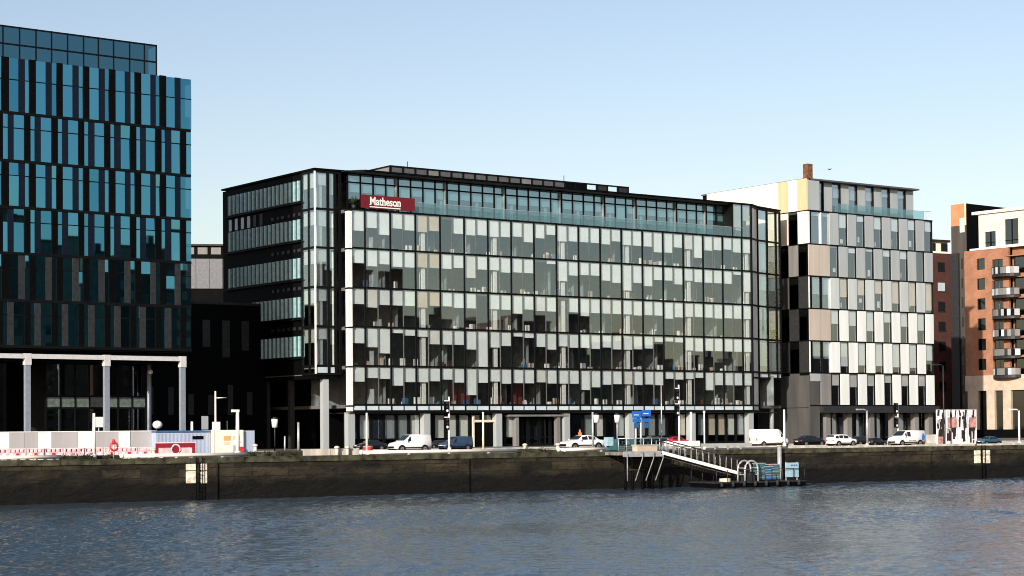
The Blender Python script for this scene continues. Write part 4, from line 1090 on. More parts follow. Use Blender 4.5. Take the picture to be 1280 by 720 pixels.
RT, LF = R(33), R(33+180)
def park(name, label, cat, spec, paint, x0, x1, yb, rz, extra=None):
    p = place((x0+x1)/2, yb)
    st = spec['st']; Lm = st[-1][0]-st[0][0]; Wm = 2*max(q[4] for q in st)
    th = rz % math.pi
    k = (x1-x0)*p.y/F/(Lm*math.cos(th)+Wm*math.sin(th))
    t = vehicle(name, label, cat, spec, paint, p, rz, extra=extra); t.scale = (k, k, k)
    return t
def decal(t, st):
    for sd in (-1, 1):
        y0, y1 = sorted((sd*.935, sd*.962))
        q = MB(); q.box(-2.2, -1.8, y0, y1, .75, 1.35); q.box(-2.1, -1.86, y0, y1, 1.35, 1.55); q.box(-2.3, -2.2, y0, y1, .95, 1.3); q.build('blue_decal', BLUES, t)
        q = MB()
        for k in range(6): q.box(-.7+.2*k, -.56+.2*k, y0, y1, .60, .74)
        q.build('grey_lettering', MIDG, t)
park('parked_car', 'black saloon beside a red barrel, parked left of the small white van', 'car', SAL, PBLACK, 441, 484, 563, LF)
park('small_van', 'small white panel van with one side window, facing left before the glass office', 'van', VANS, PWHITE, 484, 540, 565, LF)
park('parked_car', 'charcoal hatchback almost hidden between the small white van and dark blue van', 'car', HAT, PCHAR, 532, 562, 560.5, LF)
park('delivery_van', 'dark blue van with a flat roof parked behind the small white van', 'van', VANS, PBLUE, 547, 592, 563, LF)
park('saloon_car', 'white saloon car passing in front of the glass office entrance', 'car', SAL, PWHITE, 697, 758, 562.5, LF)
park('parked_car', 'black saloon parked just left of the red hatchback', 'car', SAL, PBLACK, 796, 834, 556.5, LF)
park('hatchback_car', 'red hatchback parked before the right half of the glass office', 'car', HAT, PRED, 831, 863, 557, RT)
park('large_van', 'large white high roofed van facing right by the gap between offices', 'van', VANL, PWHITE, 935, 988, 558.5, RT)
park('parked_car', 'black saloon parked between the large white van and the white estate', 'car', SAL, PBLACK, 990, 1034, 557.5, RT)
park('estate_car', 'white estate car facing right below the chequered office', 'car', SUV, PWHITE, 1031, 1073, 558, RT)
park('parked_car', 'black tall car partly behind the white estate and a lamp post', 'car', SUV, PBLACK, 1062, 1094, 556.5, RT)
park('parked_car', 'black hatchback parked nose to nose with the white crew van', 'car', HAT, PBLACK, 1082, 1110, 557, RT)
park('crew_van', 'white crew van with a blue figure decal near its rear, facing left', 'van', VANP, PWHITE, 1107, 1159, 557.5, LF, decal)
park('parked_car', 'blue car parked beyond the picture panels at the right', 'car', SAL, PTEAL, 1218, 1254, 556.5, LF)

# ------------------------------------------------------------------ street furniture
def pole(px, ytop, back, label, m=WHITE, r=.07, head=None, name='lamp_post', cat='lamp post', hm=None, group=None, extra=None):
    p = place(px, 0, back); h = at(px, ytop, p.y).z
    t = thing(name, label, cat, p, TH, group)
    MB().tube([(0,0,0),(0,0,.35)], r*1.5, 10).tube([(0,0,.35),(0,0,h)], r, 10, r1=r*.75).build('pole', m, t)
    MB().box(-r*2.2, r*2.2, -r*2.2, r*2.2, 0, .05).build('base_plate', DARKG, t)
    hm = hm or m
    if head == 'arm':   # bracket to the left with a flat lantern
        MB().tube([(0,0,h-.05),(-.3,0,h+.08),(-.8,0,h+.08)], r*.6, 8).build('arm', m, t); MB().box(-1.25,-.7,-.12,.12,h+.02,h+.14).build('lantern', hm, t)
    elif head == 'lantern':
        MB().tube([(0,0,h-.75),(0,0,h-.1)], .2, 10, r1=.26).build('lantern', hm, t); MB().tube([(0,0,h-.1),(0,0,h+.04)], .3, 10, r1=.08).build('lantern_cap', DARKG, t)
    elif head == 'stub':
        MB().box(-.45, .1, -.1, .1, h-.12, h+.06).build('arm', m, t)
    elif head == 'cap':
        MB().ball((0,0,h), r*1.5).build('cap', hm, t)
    if extra: extra(t, h)
    return t
def signal(t, h):
    for k, z in enumerate((h-.3, h-1.6)):
        MB().box(-.42, -.10, -.14, .12, z-1.0, z).build('signal_head', BLACK, t)
        for j, m in enumerate((DARKG, DARKG, WHITE)): MB().tube([(-.26,-.15,z-.2-.3*j),(-.26,-.11,z-.2-.3*j)], .11, 10).build('signal_lens', m, t)
        MB().box(-.55, -.05, -.16, -.141, z-.06, z+.02).build('signal_visor', WHITE, t)
def plate(w, h, zoff=0, m=WHITE, nm='sign_plate'):
    def f(t, H):
        MB().box(-w/2, w/2, -.10, -.075, H-h+zoff, H+zoff).build(nm, m, t)
    return f
def arms(t, h):
    for z, L in ((h-.5, .9), (h-3.0, .8)): MB().tube([(0,0,z),(L,0,z+.03)], .04, 6).build('arm', WHITE, t)
    MB().box(-.18, .28, -.2, .2, 1.8, 2.5).build('control_box', WHITE, t)
def bluesigns(t, h):
    for k, x in enumerate((-.95, .05)):
        MB().box(x, x+.9, -.12, -.09, h-.5+.1*k, h+.1*k).build('blue_sign_plate', BLUES, t)
        MB().box(x+.05, x+.85, -.12, -.09, h-.85, h-.56).build('blue_sign_plate', BLUES, t)
        MB().box(x+.2, x+.7, -.11, -.085, h-1.3, h-.9).build('dark_sign_plate', BLUED, t)
        MB().box(x+.15, x+.65, -.125, -.118, h-.32+.1*k, h-.26+.1*k).build('sign_lettering', WHITE, t)
    MB().tube([(-.5,0,0),(-.5,0,h)], .06, 8).build('second_pole', WHITE, t)
pole(117.5, 516.5, .55, 'tall white post on the quay edge before the white hoarding', WHITE, .11, None, 'white_post', 'post')
pole(458.5, 516, .8, 'cream post on the quay edge left of the small white van', CREAMP, .09, None, 'cream_post', 'post')
pole(604, 515, .8, 'cream post on the quay edge right of the dark blue van', CREAMP, .09, None, 'cream_post', 'post')
pole(741, 515, 3, 'pale grey post in front of the white saloon car', STEEL, .10, None, 'grey_post', 'post')
pole(745.5, 517, 14.5, 'lantern lamp post just right of the pale grey post', DARKG, .06, 'lantern', hm=WHITE)
pole(771.5, 517, 14, 'lantern lamp post between the white saloon and the blue signs', STEEL, .06, 'lantern', hm=WHITE)
pole(801, 514, 3, 'white twin poles carrying small blue direction signs', WHITE, .08, None, 'direction_sign', 'sign', extra=bluesigns)
pole(827, 478, 5, 'slim tall grey pole left of the red hatchback', STEEL, .05, None, 'slim_pole', 'pole')
pole(849, 481, 13, 'white pole with two black signal heads above the red hatchback', WHITE, .09, None, 'traffic_signal', 'traffic light', extra=signal)
pole(864, 515, 11, 'thick white post just right of the red hatchback', WHITE, .13, None, 'white_post', 'post')
pole(880.5, 515, 2.5, 'thin white post above the upper end of the ramp', WHITE, .07, 'cap', 'white_post', 'post')
pole(561.5, 496, 13.5, 'white pole with two black signal heads beside the dark blue van', WHITE, .09, None, 'traffic_signal', 'traffic light', extra=signal)
pole(980.5, 512, 15, 'white post behind the nose of the large white van', WHITE, .11, None, 'white_post', 'post')
pole(1084, 513, 6, 'grey lamp post with a short arm before the chequered office', STEEL, .10, 'arm')
pole(1122.5, 499, 13, 'white pole with signal heads behind the white crew van', WHITE, .09, None, 'traffic_signal', 'traffic light', extra=signal)
pole(1180, 457, 5, 'tall dark lamp post beside the picture panels', DARKG, .07, 'arm')
pole(1274, 513, 1.2, 'white post with a bracket at the right edge of the picture', WHITE, .10, 'arm', 'bracket_post', 'post')
pole(269.5, 489, 13, 'white mast with two side arms behind the white cabin', WHITE, .08, None, 'arm_mast', 'mast', extra=arms)
pole(297, 513, 7.0, 'thick white post with a short top arm in front of the white cabin', WHITE, .15, 'stub', 'white_post', 'post')
pole(284, 526, 14, 'short thin pole just left of the thick white post with an arm', STEEL, .04, None, 'thin_pole', 'pole')
pole(343.5, 522, 14, 'dark lamp post with white lantern in the shaded undercroft', DARKG, .05, 'lantern', hm=WHITE)
pole(356, 545, 2.5, 'short grey post in the shade near the quay edge', STEEL, .07, None, 'grey_post', 'post')
pole(373, 528, 3, 'taller grey post in the shade left of the grey column', STEEL, .10, None, 'grey_post', 'post')
pole(123.5, 522, 15.5, 'small square white sign on a thin pole above the hoarding', STEEL, .04, None, 'square_sign', 'sign', extra=plate(.62, .75, 0.05))
pole(255.5, 521, 15.5, 'grey notice board on a pole behind the blue grey container', DARKG, .05, None, 'notice_board', 'sign', extra=plate(.55, 1.0, .05, PANG))
def dish():
    p = place(196, 0, 14.5); t = thing('floodlight', 'round white floodlight on a mast above the container', 'light', p, TH)
    z = at(196, 531, p.y).z
    MB().tube([(0,0,0),(0,0,z)], .05, 8).build('pole', DARKG, t); MB().ball((0,-.12,z), .36, sz=.85).build('lamp_shade', WHITE, t)
dish()
pole(240.0, 527, 15.5, 'white cabinet on a stub by the last white column', WHITE, .12, None, 'white_stub', 'post')
def redsign():
    p = place(142, 0, .9); t = thing('lifebuoy_post', 'red lifebuoy post on the quay edge before the pink barriers', 'post', p, TH)
    MB().tube([(0,0,0),(0,0,1.2)], .06, 8).build('pole', PINK, t)
    q = MB(); q.tube([(.26*math.cos(a), -.06, .85+.26*math.sin(a)) for a in [i*math.pi/6 for i in range(13)]], .07, 8); q.build('lifebuoy', RED, t)
    MB().ball((0,0,1.22), .12).build('cap', RED, t)
redsign()

# hoarding, container, cabin
def hoarding():
    B = 12.0; f = Frame((FQ.P(0, B).x, FQ.P(0, B).y), FQ.th)
    xs = [(-40, 12, 0), (12, 30.5, 1), (30.5, 47, 1), (47, 64.5, 0), (64.5, 97.5, 1), (97.5, 119, 0), (119, 148, 1), (148, 163, 0), (163.6, 195.5, 2)]
    for i, (a, b, k) in enumerate(xs):
        s0, s1 = f.s(a, 550), f.s(b, 550)
        p = f.P(s0, 0, 0); L = s1-s0
        nm = ['white', 'grey', 'pale grey'][k]
        pos = ['cut by the left edge', 'left of the pair of grey panels', 'right of the pair, before the first white column', 'between two grey stretches left of the tall post', 'wide and grey, left of the white post', 'just left of and behind the white post', 'right of the tall white post', 'narrow, between two grey panels', 'rightmost, against the container']
        t = thing('hoarding_panel', '%s site hoarding panel, %s' % (nm, pos[i]), 'hoarding', p, FQ.th, 'site hoarding panels')
        h = f.z(100, 539.8)
        MB().box(.01, L-.01, 0, .06, .06, h).build('board', [HOARDW, HOARDG, HOARDG][k], t)
        MB().box(0, L, -.02, .10, h, h+.05).build('cap_rail', WHITE, t)
        MB().box(.05, .13, .06, .14, 0, h).build('back_post', DARKG, t); MB().box(0, L, .0, .5, 0, .06).build('foot', DARKG, t)
    B = 11; f = Frame((FQ.P(0, B).x, FQ.P(0, B).y), FQ.th)
    s0, s1 = f.s(195.5, 550), f.s(263, 550); h = f.z(230, 538.5)
    t = thing('site_container', 'blue grey site container with deep blue roof edge behind the red board', 'container', f.P(s0, 0, 0), FQ.th)
    L = s1-s0
    m = MB(); n = 40
    m.box(0, L, .04, 2.4, .12, h-.12)
    for i in range(n): m.box(L*i/n, L*(i+.5)/n, .02, .05, .2, h-.2)
    m.build('container_body', BLUEC, t)
    MB().box(-.03, L+.03, -.02, 2.45, h-.12, h+.02).build('roof_edge', BLUED, t)
    MB().box(-.02, L+.02, .0, 2.42, .0, .12).build('base_rail', BLACK, t)
    MB().box(L-1.35, L-.55, -.02, .02, h-.62, h-.38).build('vent', BLACK, t)
    # white cabin and its plain blue-grey end
    s0, s1, s2 = f.s(263.8, 550), f.s(300.5, 550), f.s(316, 550)
    t = thing('site_cabin', 'white site cabin with orange and red notices and a grey end', 'cabin', f.P(s0, -.6, 0), FQ.th)
    L = s1-s0
    MB().box(0, L, 0, 2.4, .1, h+.03).build('cabin_wall', mat('cabin_cream', (.80, .74, .64), .5, 0, .05), t)
    MB().box(L, s2-s0, .25, 2.4, .1, h-.02).build('grey_end', BLUEC, t)
    MB().box(-.12, 0, -.03, .1, 0, h+.12).build('corner_post', WHITE, t)
    MB().box(0, s2-s0, .3, 2.3, 0, .1).build('skid', BLACK, t)
    w = L/37
    PO = mat('orange_notice', (.70, .34, .10), .6, 0, .1); PP = mat('peach_notice', (.72, .50, .38), .6, 0, .1)
    for (x0, x1, z0, z1, m) in ((12,16,1.15,1.5,PO),(16.6,20.5,1.15,1.5,PO),(23.4,26,1.18,1.5,PP),(27,29.5,1.18,1.5,PP),(31,32.5,1.18,1.5,PO),(12,20,.85,1.05,PP),(29,33,.95,1.1,PINK)):
        MB().box(x0*w, x1*w, -.02, .01, z0*h/1.9, z1*h/1.9).build('notice', m, t)
    MB().tube([(34.4*w, -.03, .46), (34.4*w, .01, .46)], .22, 16).build('round_red_notice', RED, t)
    MB().box(29.5*w, 31.8*w, -.02, .01, .36, .58).build('notice', RED, t)
    MB().box(24*w, 32*w, -.015, .01, .18, .78).build('notice', PANG, t)
hoarding()
def barriers():
    B = 6.5; f = Frame((FQ.P(0, B).x, FQ.P(0, B).y), FQ.th)
    xs = [-14, 11, 34, 56, 80, 106, 130, 150, 172, 190]
    where = ['cut by the left edge of the picture', 'before the pair of grey hoarding panels', 'before the first white column', 'below the narrow white panel', 'with its face plain pink, left of the tall white post', 'right behind the tall white post', 'just behind the red lifebuoy post', 'right of the lifebuoy post', 'last before the red board']
    for i in range(9):
        s0, s1 = f.s(xs[i]+.6, 560), f.s(xs[i+1]-.6, 560); L = s1-s0
        t = thing('plastic_barrier', 'pink and white plastic barrier %s' % where[i], 'barrier', f.P(s0, rnd.uniform(-.15, .15), 0), FQ.th+rnd.uniform(-.04, .04), 'pink plastic barriers along the quay')
        t.scale = (1, 1, .68)
        h = 1.12
        m = MB(); m.box(0, L, 0, .32, .25, .34); m.box(0, L, .04, .28, .34, .72)
        n = 4
        for k in range(n+1): m.box(max(0, L*k/n-.11), min(L, L*k/n+.11), .06, .26, .72, 1.0)
        m.box(0, L, .05, .27, 1.0, h)
        b = m.build('barrier_body', PINK, t); bevelled(b, .02, 1)
        for k in range(n): MB().box(L*k/n+.12, L*(k+1)/n-.12, .12, .18, .73, .99).build('dark_red_slot', DRED, t)
        for k in range(3):
            if i != 4: MB().box(L*(k+.2)/3, L*(k+.75)/3, .022, .05, .40, .64).build('red_motif', RED if k % 2 else HOARDW, t)
        for x in (.15, L-.45): MB().box(x, x+.32, -.18, .5, 0, .25).build('foot', HOARDW, t)
    # red board with a pale ring
    s0, s1 = f.s(196, 560), f.s(245.5, 560); L = s1-s0
    t = thing('red_board', 'long red board with a pale ring and pale lettering strips before the container', 'board', f.P(s0, .2, 0), FQ.th)
    MB().box(0, L, 0, .08, .12, 1.0).build('board', DRED, t); MB().box(-.03, L+.03, -.01, .1, 1.0, 1.06).build('top_rail', PINK, t)
    for a, b in ((.2, L*.40), (L*.60, L-.25)): MB().box(a, b, -.02, .0, .3, .68).build('pale_lettering_strip', PINK, t)
    q = MB(); q.tube([(L/2+.32*math.cos(a), -.03, .56+.34*math.sin(a)) for a in [i*math.pi/8 for i in range(17)]], .06, 6); q.build('pale_ring', PINK, t)
    for x in (.3, L-.4): MB().box(x, x+.12, -.3, .4, 0, .12).build('foot', HOARDW, t)
    return
barriers()
# white pipe rails lying along the quay edge
def rails():
    segs = [(-30, 76, 'cut by the left edge below the pink barriers'), (152, 309, 'below the container and cabin'), (451, 645, 'longest, below the white van and the entrance'), (698, 757, 'short, below the white saloon')]
    for a, b, w in segs:
        s0, s1 = FQ.s(a, 570, .3), FQ.s(b, 570, .3)
        t = thing('pipe_rail', 'white pipe rail on the quay edge, %s' % w, 'rail', FQ.P(s0, .25, 0), FQ.th, 'white pipe rails on the quay edge')
        m = MB(); m.tube([(0, 0, .24), (s1-s0, 0, .24)], .13, 10); m.ball((0, 0, .24), .17); m.build('pipe', mat('cream_white_pipe', (.76, .72, .62), .5, 0, .08, 1.0), t)
        x = .4
        while x < s1-s0: MB().box(x, x+.14, -.1, .1, .05, .14).build('saddle', CONC, t); x += 3.2
    # low walls and timbers along the edge
    for a, b, h, back, m, nm, lab in ((312, 381, .42, 1.4, WEED, 'low_wall', 'mossy low concrete wall in the shade right of the site cabin'), (380, 450, .52, 1.2, CONC, 'low_wall', 'pale low concrete wall with small posts below the grey column'),
                                   (646, 698, .28, .8, WEED, 'low_wall', 'mossy kerb wall below the main entrance'), (990, 1115, .22, .5, CONC, 'low_wall', 'pale coping wall under the parked white estate'), (1115, 1220, .20, .5, CONC, 'low_wall', 'pale coping wall under the crew van and picture panels'), (1226, 1300, .2, .9, CONC, 'low_wall', 'pale coping wall at the right edge under the blue car'),
                                   (76, 152, .30, .9, WEED, 'low_wall', 'weedy heaped kerb between the two left pipe rails')):
        s0, s1 = FQ.s(a, 565, back), FQ.s(b, 565, back)
        t = thing(nm, lab, 'wall', FQ.P(s0, back, 0), FQ.th)
        x = 0; q = MB()
        while x < s1-s0:
            w = min(rnd.uniform(1.8, 2.6), s1-s0-x); q.box(x, x+w-.04, rnd.uniform(-.03, .03), .5, 0, h+rnd.uniform(-.04, .04)); x += w
        bevelled(q.build('wall_blocks', m, t), .03, 1)
    # mooring bollards
    for i, (px, w) in enumerate(((192, 'below the red board'), (319, 'right of the site cabin'), (421, 'on the pale low wall by the grey column'), (434, 'left of the first cream post'), (656, 'below the main entrance'), (697, 'left of the short pipe rail'))):
        p = place(px, 0, 2.0 if i not in (2, 3) else 1.0)
        t = thing('mooring_bollard', 'small pale mooring bollard %s' % w, 'bollard', p, 0, 'mooring bollards on the quay')
        MB().tube([(0,0,0),(0,0,.55 if i != 1 else .75)], .16, 10, r1=.12).build('stem', CONC, t); MB().ball((0,0,.6 if i != 1 else .8), .2, sz=.6).build('cap', CONC, t)
rails()

def weeds():
    r = random.Random(61)
    for i, px in enumerate((80, 92, 104, 118, 136, 318, 335, 352, 368, 660, 682)):
        p = FQ.P(FQ.s(px+r.uniform(-3, 3), 575, .1), .15, .05)
        t = thing('weed_clump', 'low dark clump of weeds growing on the quay edge', 'weeds', p, r.uniform(0, 6), 'weed clumps on the quay edge')
        m = MB()
        for k in range(160):
            a, e = r.uniform(0, 6.28), r.uniform(-.1, 1.3); L = r.uniform(.1, .55)*(1 if e > .3 else 1.5)
            d = Vector((math.cos(a)*math.cos(e)*1.5, math.sin(a)*math.cos(e)*.5, math.sin(e)*.8)); q = d*L; s_ = d.cross(Vector((0, 0, 1))).normalized()*.035
            m.quad(q-s_, q+d*.08, q+s_, q-d*.10)
        m.build('leaves', WLEAF, t); MB().ball((0, 0, 0), .12, sz=.5).build('root', BARK, t)
WLEAF = mat('weed_leaves', (.022, .030, .010), .8, 0, .4, 8)
weeds()
# picture panels at the right
def picture_panels():
    r = random.Random(77)
    B = 7.0; f = Frame((FQ.P(0, B).x, FQ.P(0, B).y), FQ.th)
    DK = mat('dark_brown_print', (.02, .014, .014), .6, 0, .2); PK = mat('dusty_pink_print', (.42, .22, .20), .6, 0, .3, 3)
    xs = [(1171, 1181.5), (1183, 1197), (1198, 1209.5), (1210.5, 1221)]
    for i, (a, b) in enumerate(xs):
        s0, s1 = f.s(a, 540), f.s(b, 540); L = s1-s0; h = f.z(1195, 512)
        t = thing('picture_panel', ['narrow white picture panel left of the tall dark lamp post', 'picture panel with a dusty pink patch right of the lamp post', 'picture panel of mostly dark streaks on white', 'picture panel with a pink upper corner at the right end'][i], 'display panel', f.P(s0, 0, 0), FQ.th, 'picture panels on the quay')
        MB().box(0, L, 0, .08, .1, h).build('panel', HOARDW, t)
        for j in range(2): MB().box(.1+j*(L-.25), .2+j*(L-.25), .02, .1, 0, .1).build('foot', DARKG, t)
        m = MB()
        for k in range(16):
            x = r.uniform(0, L-.2); w = r.uniform(.06, .28); z = r.uniform(.15, h-.5); hh = r.uniform(.25, 1.3)
            x2 = min(x+w, L-.01); z2 = min(z+hh, h-.03); sk = r.uniform(-.12, .12)
            y = -.004-.0012*k
            m.poly([(max(.01, x+sk), y, z2), (x, y, z), (x2, y, z), (min(L-.01, x2+sk), y, z2)])
        m.build('dark_print', DK, t)
        m = MB()
        if i in (1, 3): m.box(L*.1, L*.9, -.04, -.03, h*.5, h*.78)
        if i == 0: m.box(L*.1, L*.75, -.04, -.03, .2, .8)
        if m.v: m.build('pink_print', PK, t)
picture_panels()

# ------------------------------------------------------------------ landing stage, ramp and pontoon
def landing():
    D = -2.6; f = Frame((FQ.P(0, D).x, FQ.P(0, D).y), FQ.th)
    s0, s1 = f.s(779, 566), f.s(829, 566)
    t = thing('landing_stage', 'grey timber landing stage standing out from the quay wall', 'platform', f.P(s0, 0, 0), FQ.th)
    L = s1-s0
    MB().box(0, L, 0, 2.5, -.22, .02).build('deck', mat('grey_timber', (.16, .155, .14), .8, 0, .3), t)
    MB().box(-.02, L, -.08, .0, -.34, .06).build('edge_beam', STEEL, t)
    for x in (.25, L*.25, L*.5, L*.75, L-.2): MB().tube([(x, .15, -.22), (x, .15, WATER-1)], .10, 8).build('pile', BLACK, t)
    MB().tube([(.25, .0, -1.3), (L*.55, .0, -1.3)], .05, 6).build('cross_brace', DARKG, t)
    for xa, xb in ((L*.46, L*.24), (L*.74, L*.50), (L*.98, L*.74)): MB().tube([(xa, -.18, 0.0), (xa*.9+xb*.1, -.2, -.5), (xb, -.3, -2.1)], .045, 8).build('leaning_fender', MIDG2, t)
    MB().tube([(.28, -.12, -.1), (.28, -.12, -2.1)], .05, 8).build('leaning_fender', MIDG2, t)
    # ramp
    sa, za = f.hit(828, 566, -.3); sb, zb = f.hit(927, 592.5, -.3)
    g = thing('gangway_ramp', 'white sided gangway ramp sloping down from the landing stage to the pontoon', 'ramp', f.P(sa, -.3, za), FQ.th)
    L2 = sb-sa; dz = zb-za
    def sl(m, x0, x1, y0, y1, z0, z1):
        a = dz*x0/L2; b = dz*x1/L2
        m.v += []; i = len(m.v)
        m.v += [(x0,y0,a+z0),(x1,y0,b+z0),(x1,y1,b+z0),(x0,y1,a+z0),(x0,y0,a+z1),(x1,y0,b+z1),(x1,y1,b+z1),(x0,y1,a+z1)]
        for q in ((0,3,2,1),(4,5,6,7),(0,1,5,4),(1,2,6,5),(2,3,7,6),(3,0,4,7)): m.f.append(tuple(i+k for k in q)); m.m.append(0); m.sm.append(False)
    for y in (0, 1.4):
        m = MB(); sl(m, 0, L2, y-.05, y+.05, -.12, .13); m.build('side_beam', WHITE, g)
        m = MB(); sl(m, 0, L2, y-.03, y+.03, .98, 1.05); m.build('handrail', DARKG, g)
    m = MB(); sl(m, 0, L2, .06, 1.34, -.06, -.0); m.build('walkway', DARKG, g)
    for k in range(13):
        x = .4+(L2-.8)*k/12
        for y in (0, 1.4): m = MB(); a = dz*x/L2; m.tube([(x, y, a+.15), (x+(.07 if k % 3 == 1 else 0), y, a+1.02)], .035, 6); m.build('stanchion', MIDG2, g)
    # pontoon
    D2 = -4.6; f2 = Frame((FQ.P(0, D2).x, FQ.P(0, D2).y), FQ.th)
    s2, s3 = f2.s(897, 598), f2.s(1007, 598)
    p = thing('pontoon', 'low dark floating pontoon moored below the quay wall', 'pontoon', f2.P(s2, 0, WATER), FQ.th)
    L3 = s3-s2
    MB().box(0, L3, 0, 3.6, -.3, .34).build('float', BLACK, p); MB().box(-.05, L3+.05, -.06, 3.65, .34, .44).build('deck', DARKG, p)
    for k in range(8): MB().tube([(L3*(k+.3)/8, -.12, .1), (L3*(k+.3)/8, -.12, .5)], .12, 8).build('fender', TYRE, p)
    m = MB(); r = random.Random(5)
    for k in range(9): x = L3*k/8; m.tube([(x, .15, .44), (x, .15, 1.35)], .03, 6); m.tube([(x, 3.4, .44), (x, 3.4, 1.35)], .03, 6)
    m.tube([(L3*.3, .15, 1.35), (L3, .15, 1.35)], .03, 6); m.tube([(0, 3.4, 1.35), (L3, 3.4, 1.35)], .03, 6); m.build('guard_rail', DARKG, p)
    zt = WATER+.44
    def on(px): return f2.s(px, 598)
    # things on the pontoon
    h = thing('hoop_frame', 'white hooped frame standing on the pontoon', 'frame', f2.P(on(944.5), .5, zt), FQ.th)
    for y in (0, .9):
        q = MB(); q.tube([(-.62, y, 0), (-.6, y, .8)] + [(-.6*math.cos(a), y, .95+.6*math.sin(a)) for a in [i*math.pi/8 for i in range(9)]] + [(.6, y, .8), (.62, y, 0)], .075, 8); q.build('hoop', STEEL, h)
    q = MB()
    for z in (.5, 1.0): q.tube([(-.6, 0, z), (-.6, .9, z)], .04, 6).tube([(.6, 0, z), (.6, .9, z)], .04, 6)
    q.build('cross_bar', STEEL, h); MB().box(-.4, .4, .1, .8, 0, .7).build('winch', DARKG, h)
    for i, (px, w, d, hh, m, lab) in enumerate(((961, .7, .6, 1.3, TEAL, 'slim teal cabinet beside the hooped frame on the pontoon'), (970, .8, .7, 1.05, BLUED, 'dark blue equipment box in the middle of the pontoon'), (978.5, .9, .7, 1.2, TEAL, 'ribbed teal cabinet left of the pale blue panel'))):
        t2 = thing('equipment_cabinet', lab, 'cabinet', f2.P(on(px), .9, zt), FQ.th)
        bevelled(MB().box(-w/2, w/2, 0, d, .08, hh).build('cabinet', m, t2), .03)
        for k in range(4): MB().box(-w/2+.08, w/2-.08, -.025, .0, .25+hh*.18*k, .30+hh*.18*k).build('louvre', STEEL, t2)
        MB().box(-w/2-.04, w/2+.04, -.04, d+.04, hh, hh+.06).build('lid', STEEL, t2); MB().box(-w/2, w/2, .05, d-.05, 0, .08).build('plinth', BLACK, t2)
    t2 = thing('notice_board', 'pale blue notice panel at the right end of the pontoon', 'sign', f2.P(on(994), .35, zt), FQ.th)
    MB().box(-.62, .62, 0, .07, .25, 1.35).build('panel', SKYB, t2)
    for x in (-.55, .5): MB().box(x, x+.06, .07, .14, 0, 1.4).build('post', STEEL, t2)
    m = MB(); 
    for k in range(3): m.box(-.1+.22*k, .04+.22*k, -.012, .0, 1.08, 1.2)
    m.build('dark_lettering', BLUED, t2)
    t2 = thing('rope_coil', 'coiled pale rope on the left end of the pontoon', 'rope', f2.P(on(912), .6, zt), 0)
    q = MB()
    for k in range(3): q.tube([(.4*math.cos(a), .4*math.sin(a), .05+.08*k) for a in [i*math.pi/8 for i in range(17)]], .05, 6)
    q.build('coil', CREAMP, t2)
    # mooring pile that holds the pontoon
    t2 = thing('mooring_pile', 'grey steel pile rising from the pontoon against the quay wall', 'pile', FQ.P(FQ.s(969.5, 575), -.5, WATER-1), 0)
    MB().tube([(0,0,0),(0,0,4.0)], .17, 12).build('pile', STEEL, t2); MB().tube([(0,0,4.0),(0,0,4.1)], .2, 12).build('cap', CONC, t2)
    # white flood barriers and teal glass rail behind
    for a, b, y0, y1, back, m, lab in ((832, 875, 551.5, 558, .6, WHITE, 'deep white barrier beam above the head of the ramp'), (876, 940, 554.5, 558.5, .7, PANG, 'long shallow pale barrier beam above the ramp')):
        s0, s1 = FQ.s(a, 556, back), FQ.s(b, 556, back); z0 = FQ.z(a, y1, back); z1 = FQ.z(a, y0, back)
        t2 = thing('barrier_beam', lab, 'barrier', FQ.P(s0, back, 0), FQ.th)
        MB().box(0, s1-s0, 0, .16, max(.1, z0), z1).build('beam', m, t2)
        for k in range(4): MB().box((s1-s0)*(k+.1)/4, (s1-s0)*(k+.1)/4+.12, .03, .13, 0, max(.1, z0)).build('leg', STEEL, t2)
    s0, s1 = FQ.s(773, 556, .8), FQ.s(835, 556, .8)
    t2 = thing('glass_railing', 'teal tinted glass railing on the quay by the blue signs', 'railing', FQ.P(s0, .8, 0), FQ.th); L = s1-s0
    for k in range(6): MB().box(L*k/6+.05, L*(k+1)/6-.05, 0, .02, .15, .95).build('glass_panel', SKYT, t2)
    MB().tube([(0, 0, 1.0), (L, 0, 1.0)], .04, 8).build('top_rail', STEEL, t2)
    for k in range(7): MB().tube([(L*k/6, 0, 0), (L*k/6, 0, 1.0)], .035, 6).build('post', STEEL, t2)
    t2 = thing('blue_cabinet', 'light blue utility cabinet right of the white saloon car', 'cabinet', place(766.5, 0, 1.6), FQ.th)
    MB().box(-.3, .55, 0, .5, .1, .95).build('cabinet', TEAL, t2); MB().box(-.55, -.02, -.05, .45, .45, 1.1).build('door', SKYB, t2); MB().box(-.3, .5, .05, .45, 0, .1).build('plinth', BLACK, t2)
    t2 = thing('sand_box', 'cream sand box at the head of the ramp', 'box', f.P(f.s(815, 562), .6, .02), FQ.th)
    bevelled(MB().box(-.9, .9, 0, .7, 0, .45).build('box', STONE, t2), .03); MB().box(-.95, .95, -.05, .75, .45, .52).build('lid', CONC, t2)
SKYT = glass('teal_railing_glass', (.55, .75, .78), (.8, .95, 1), .25)
landing()
def barrel():
    t = thing('red_barrel', 'red plastic barrel on the quay by the first cream post', 'barrel', place(460, 0, 3.5), 0)
    MB().tube([(0,0,0),(0,0,.15),(0,0,.5),(0,0,.62)], .34, 14).build('drum', RED, t); MB().tube([(0,0,.62),(0,0,.66)], .36, 14).build('lid', PINK, t)
barrel()
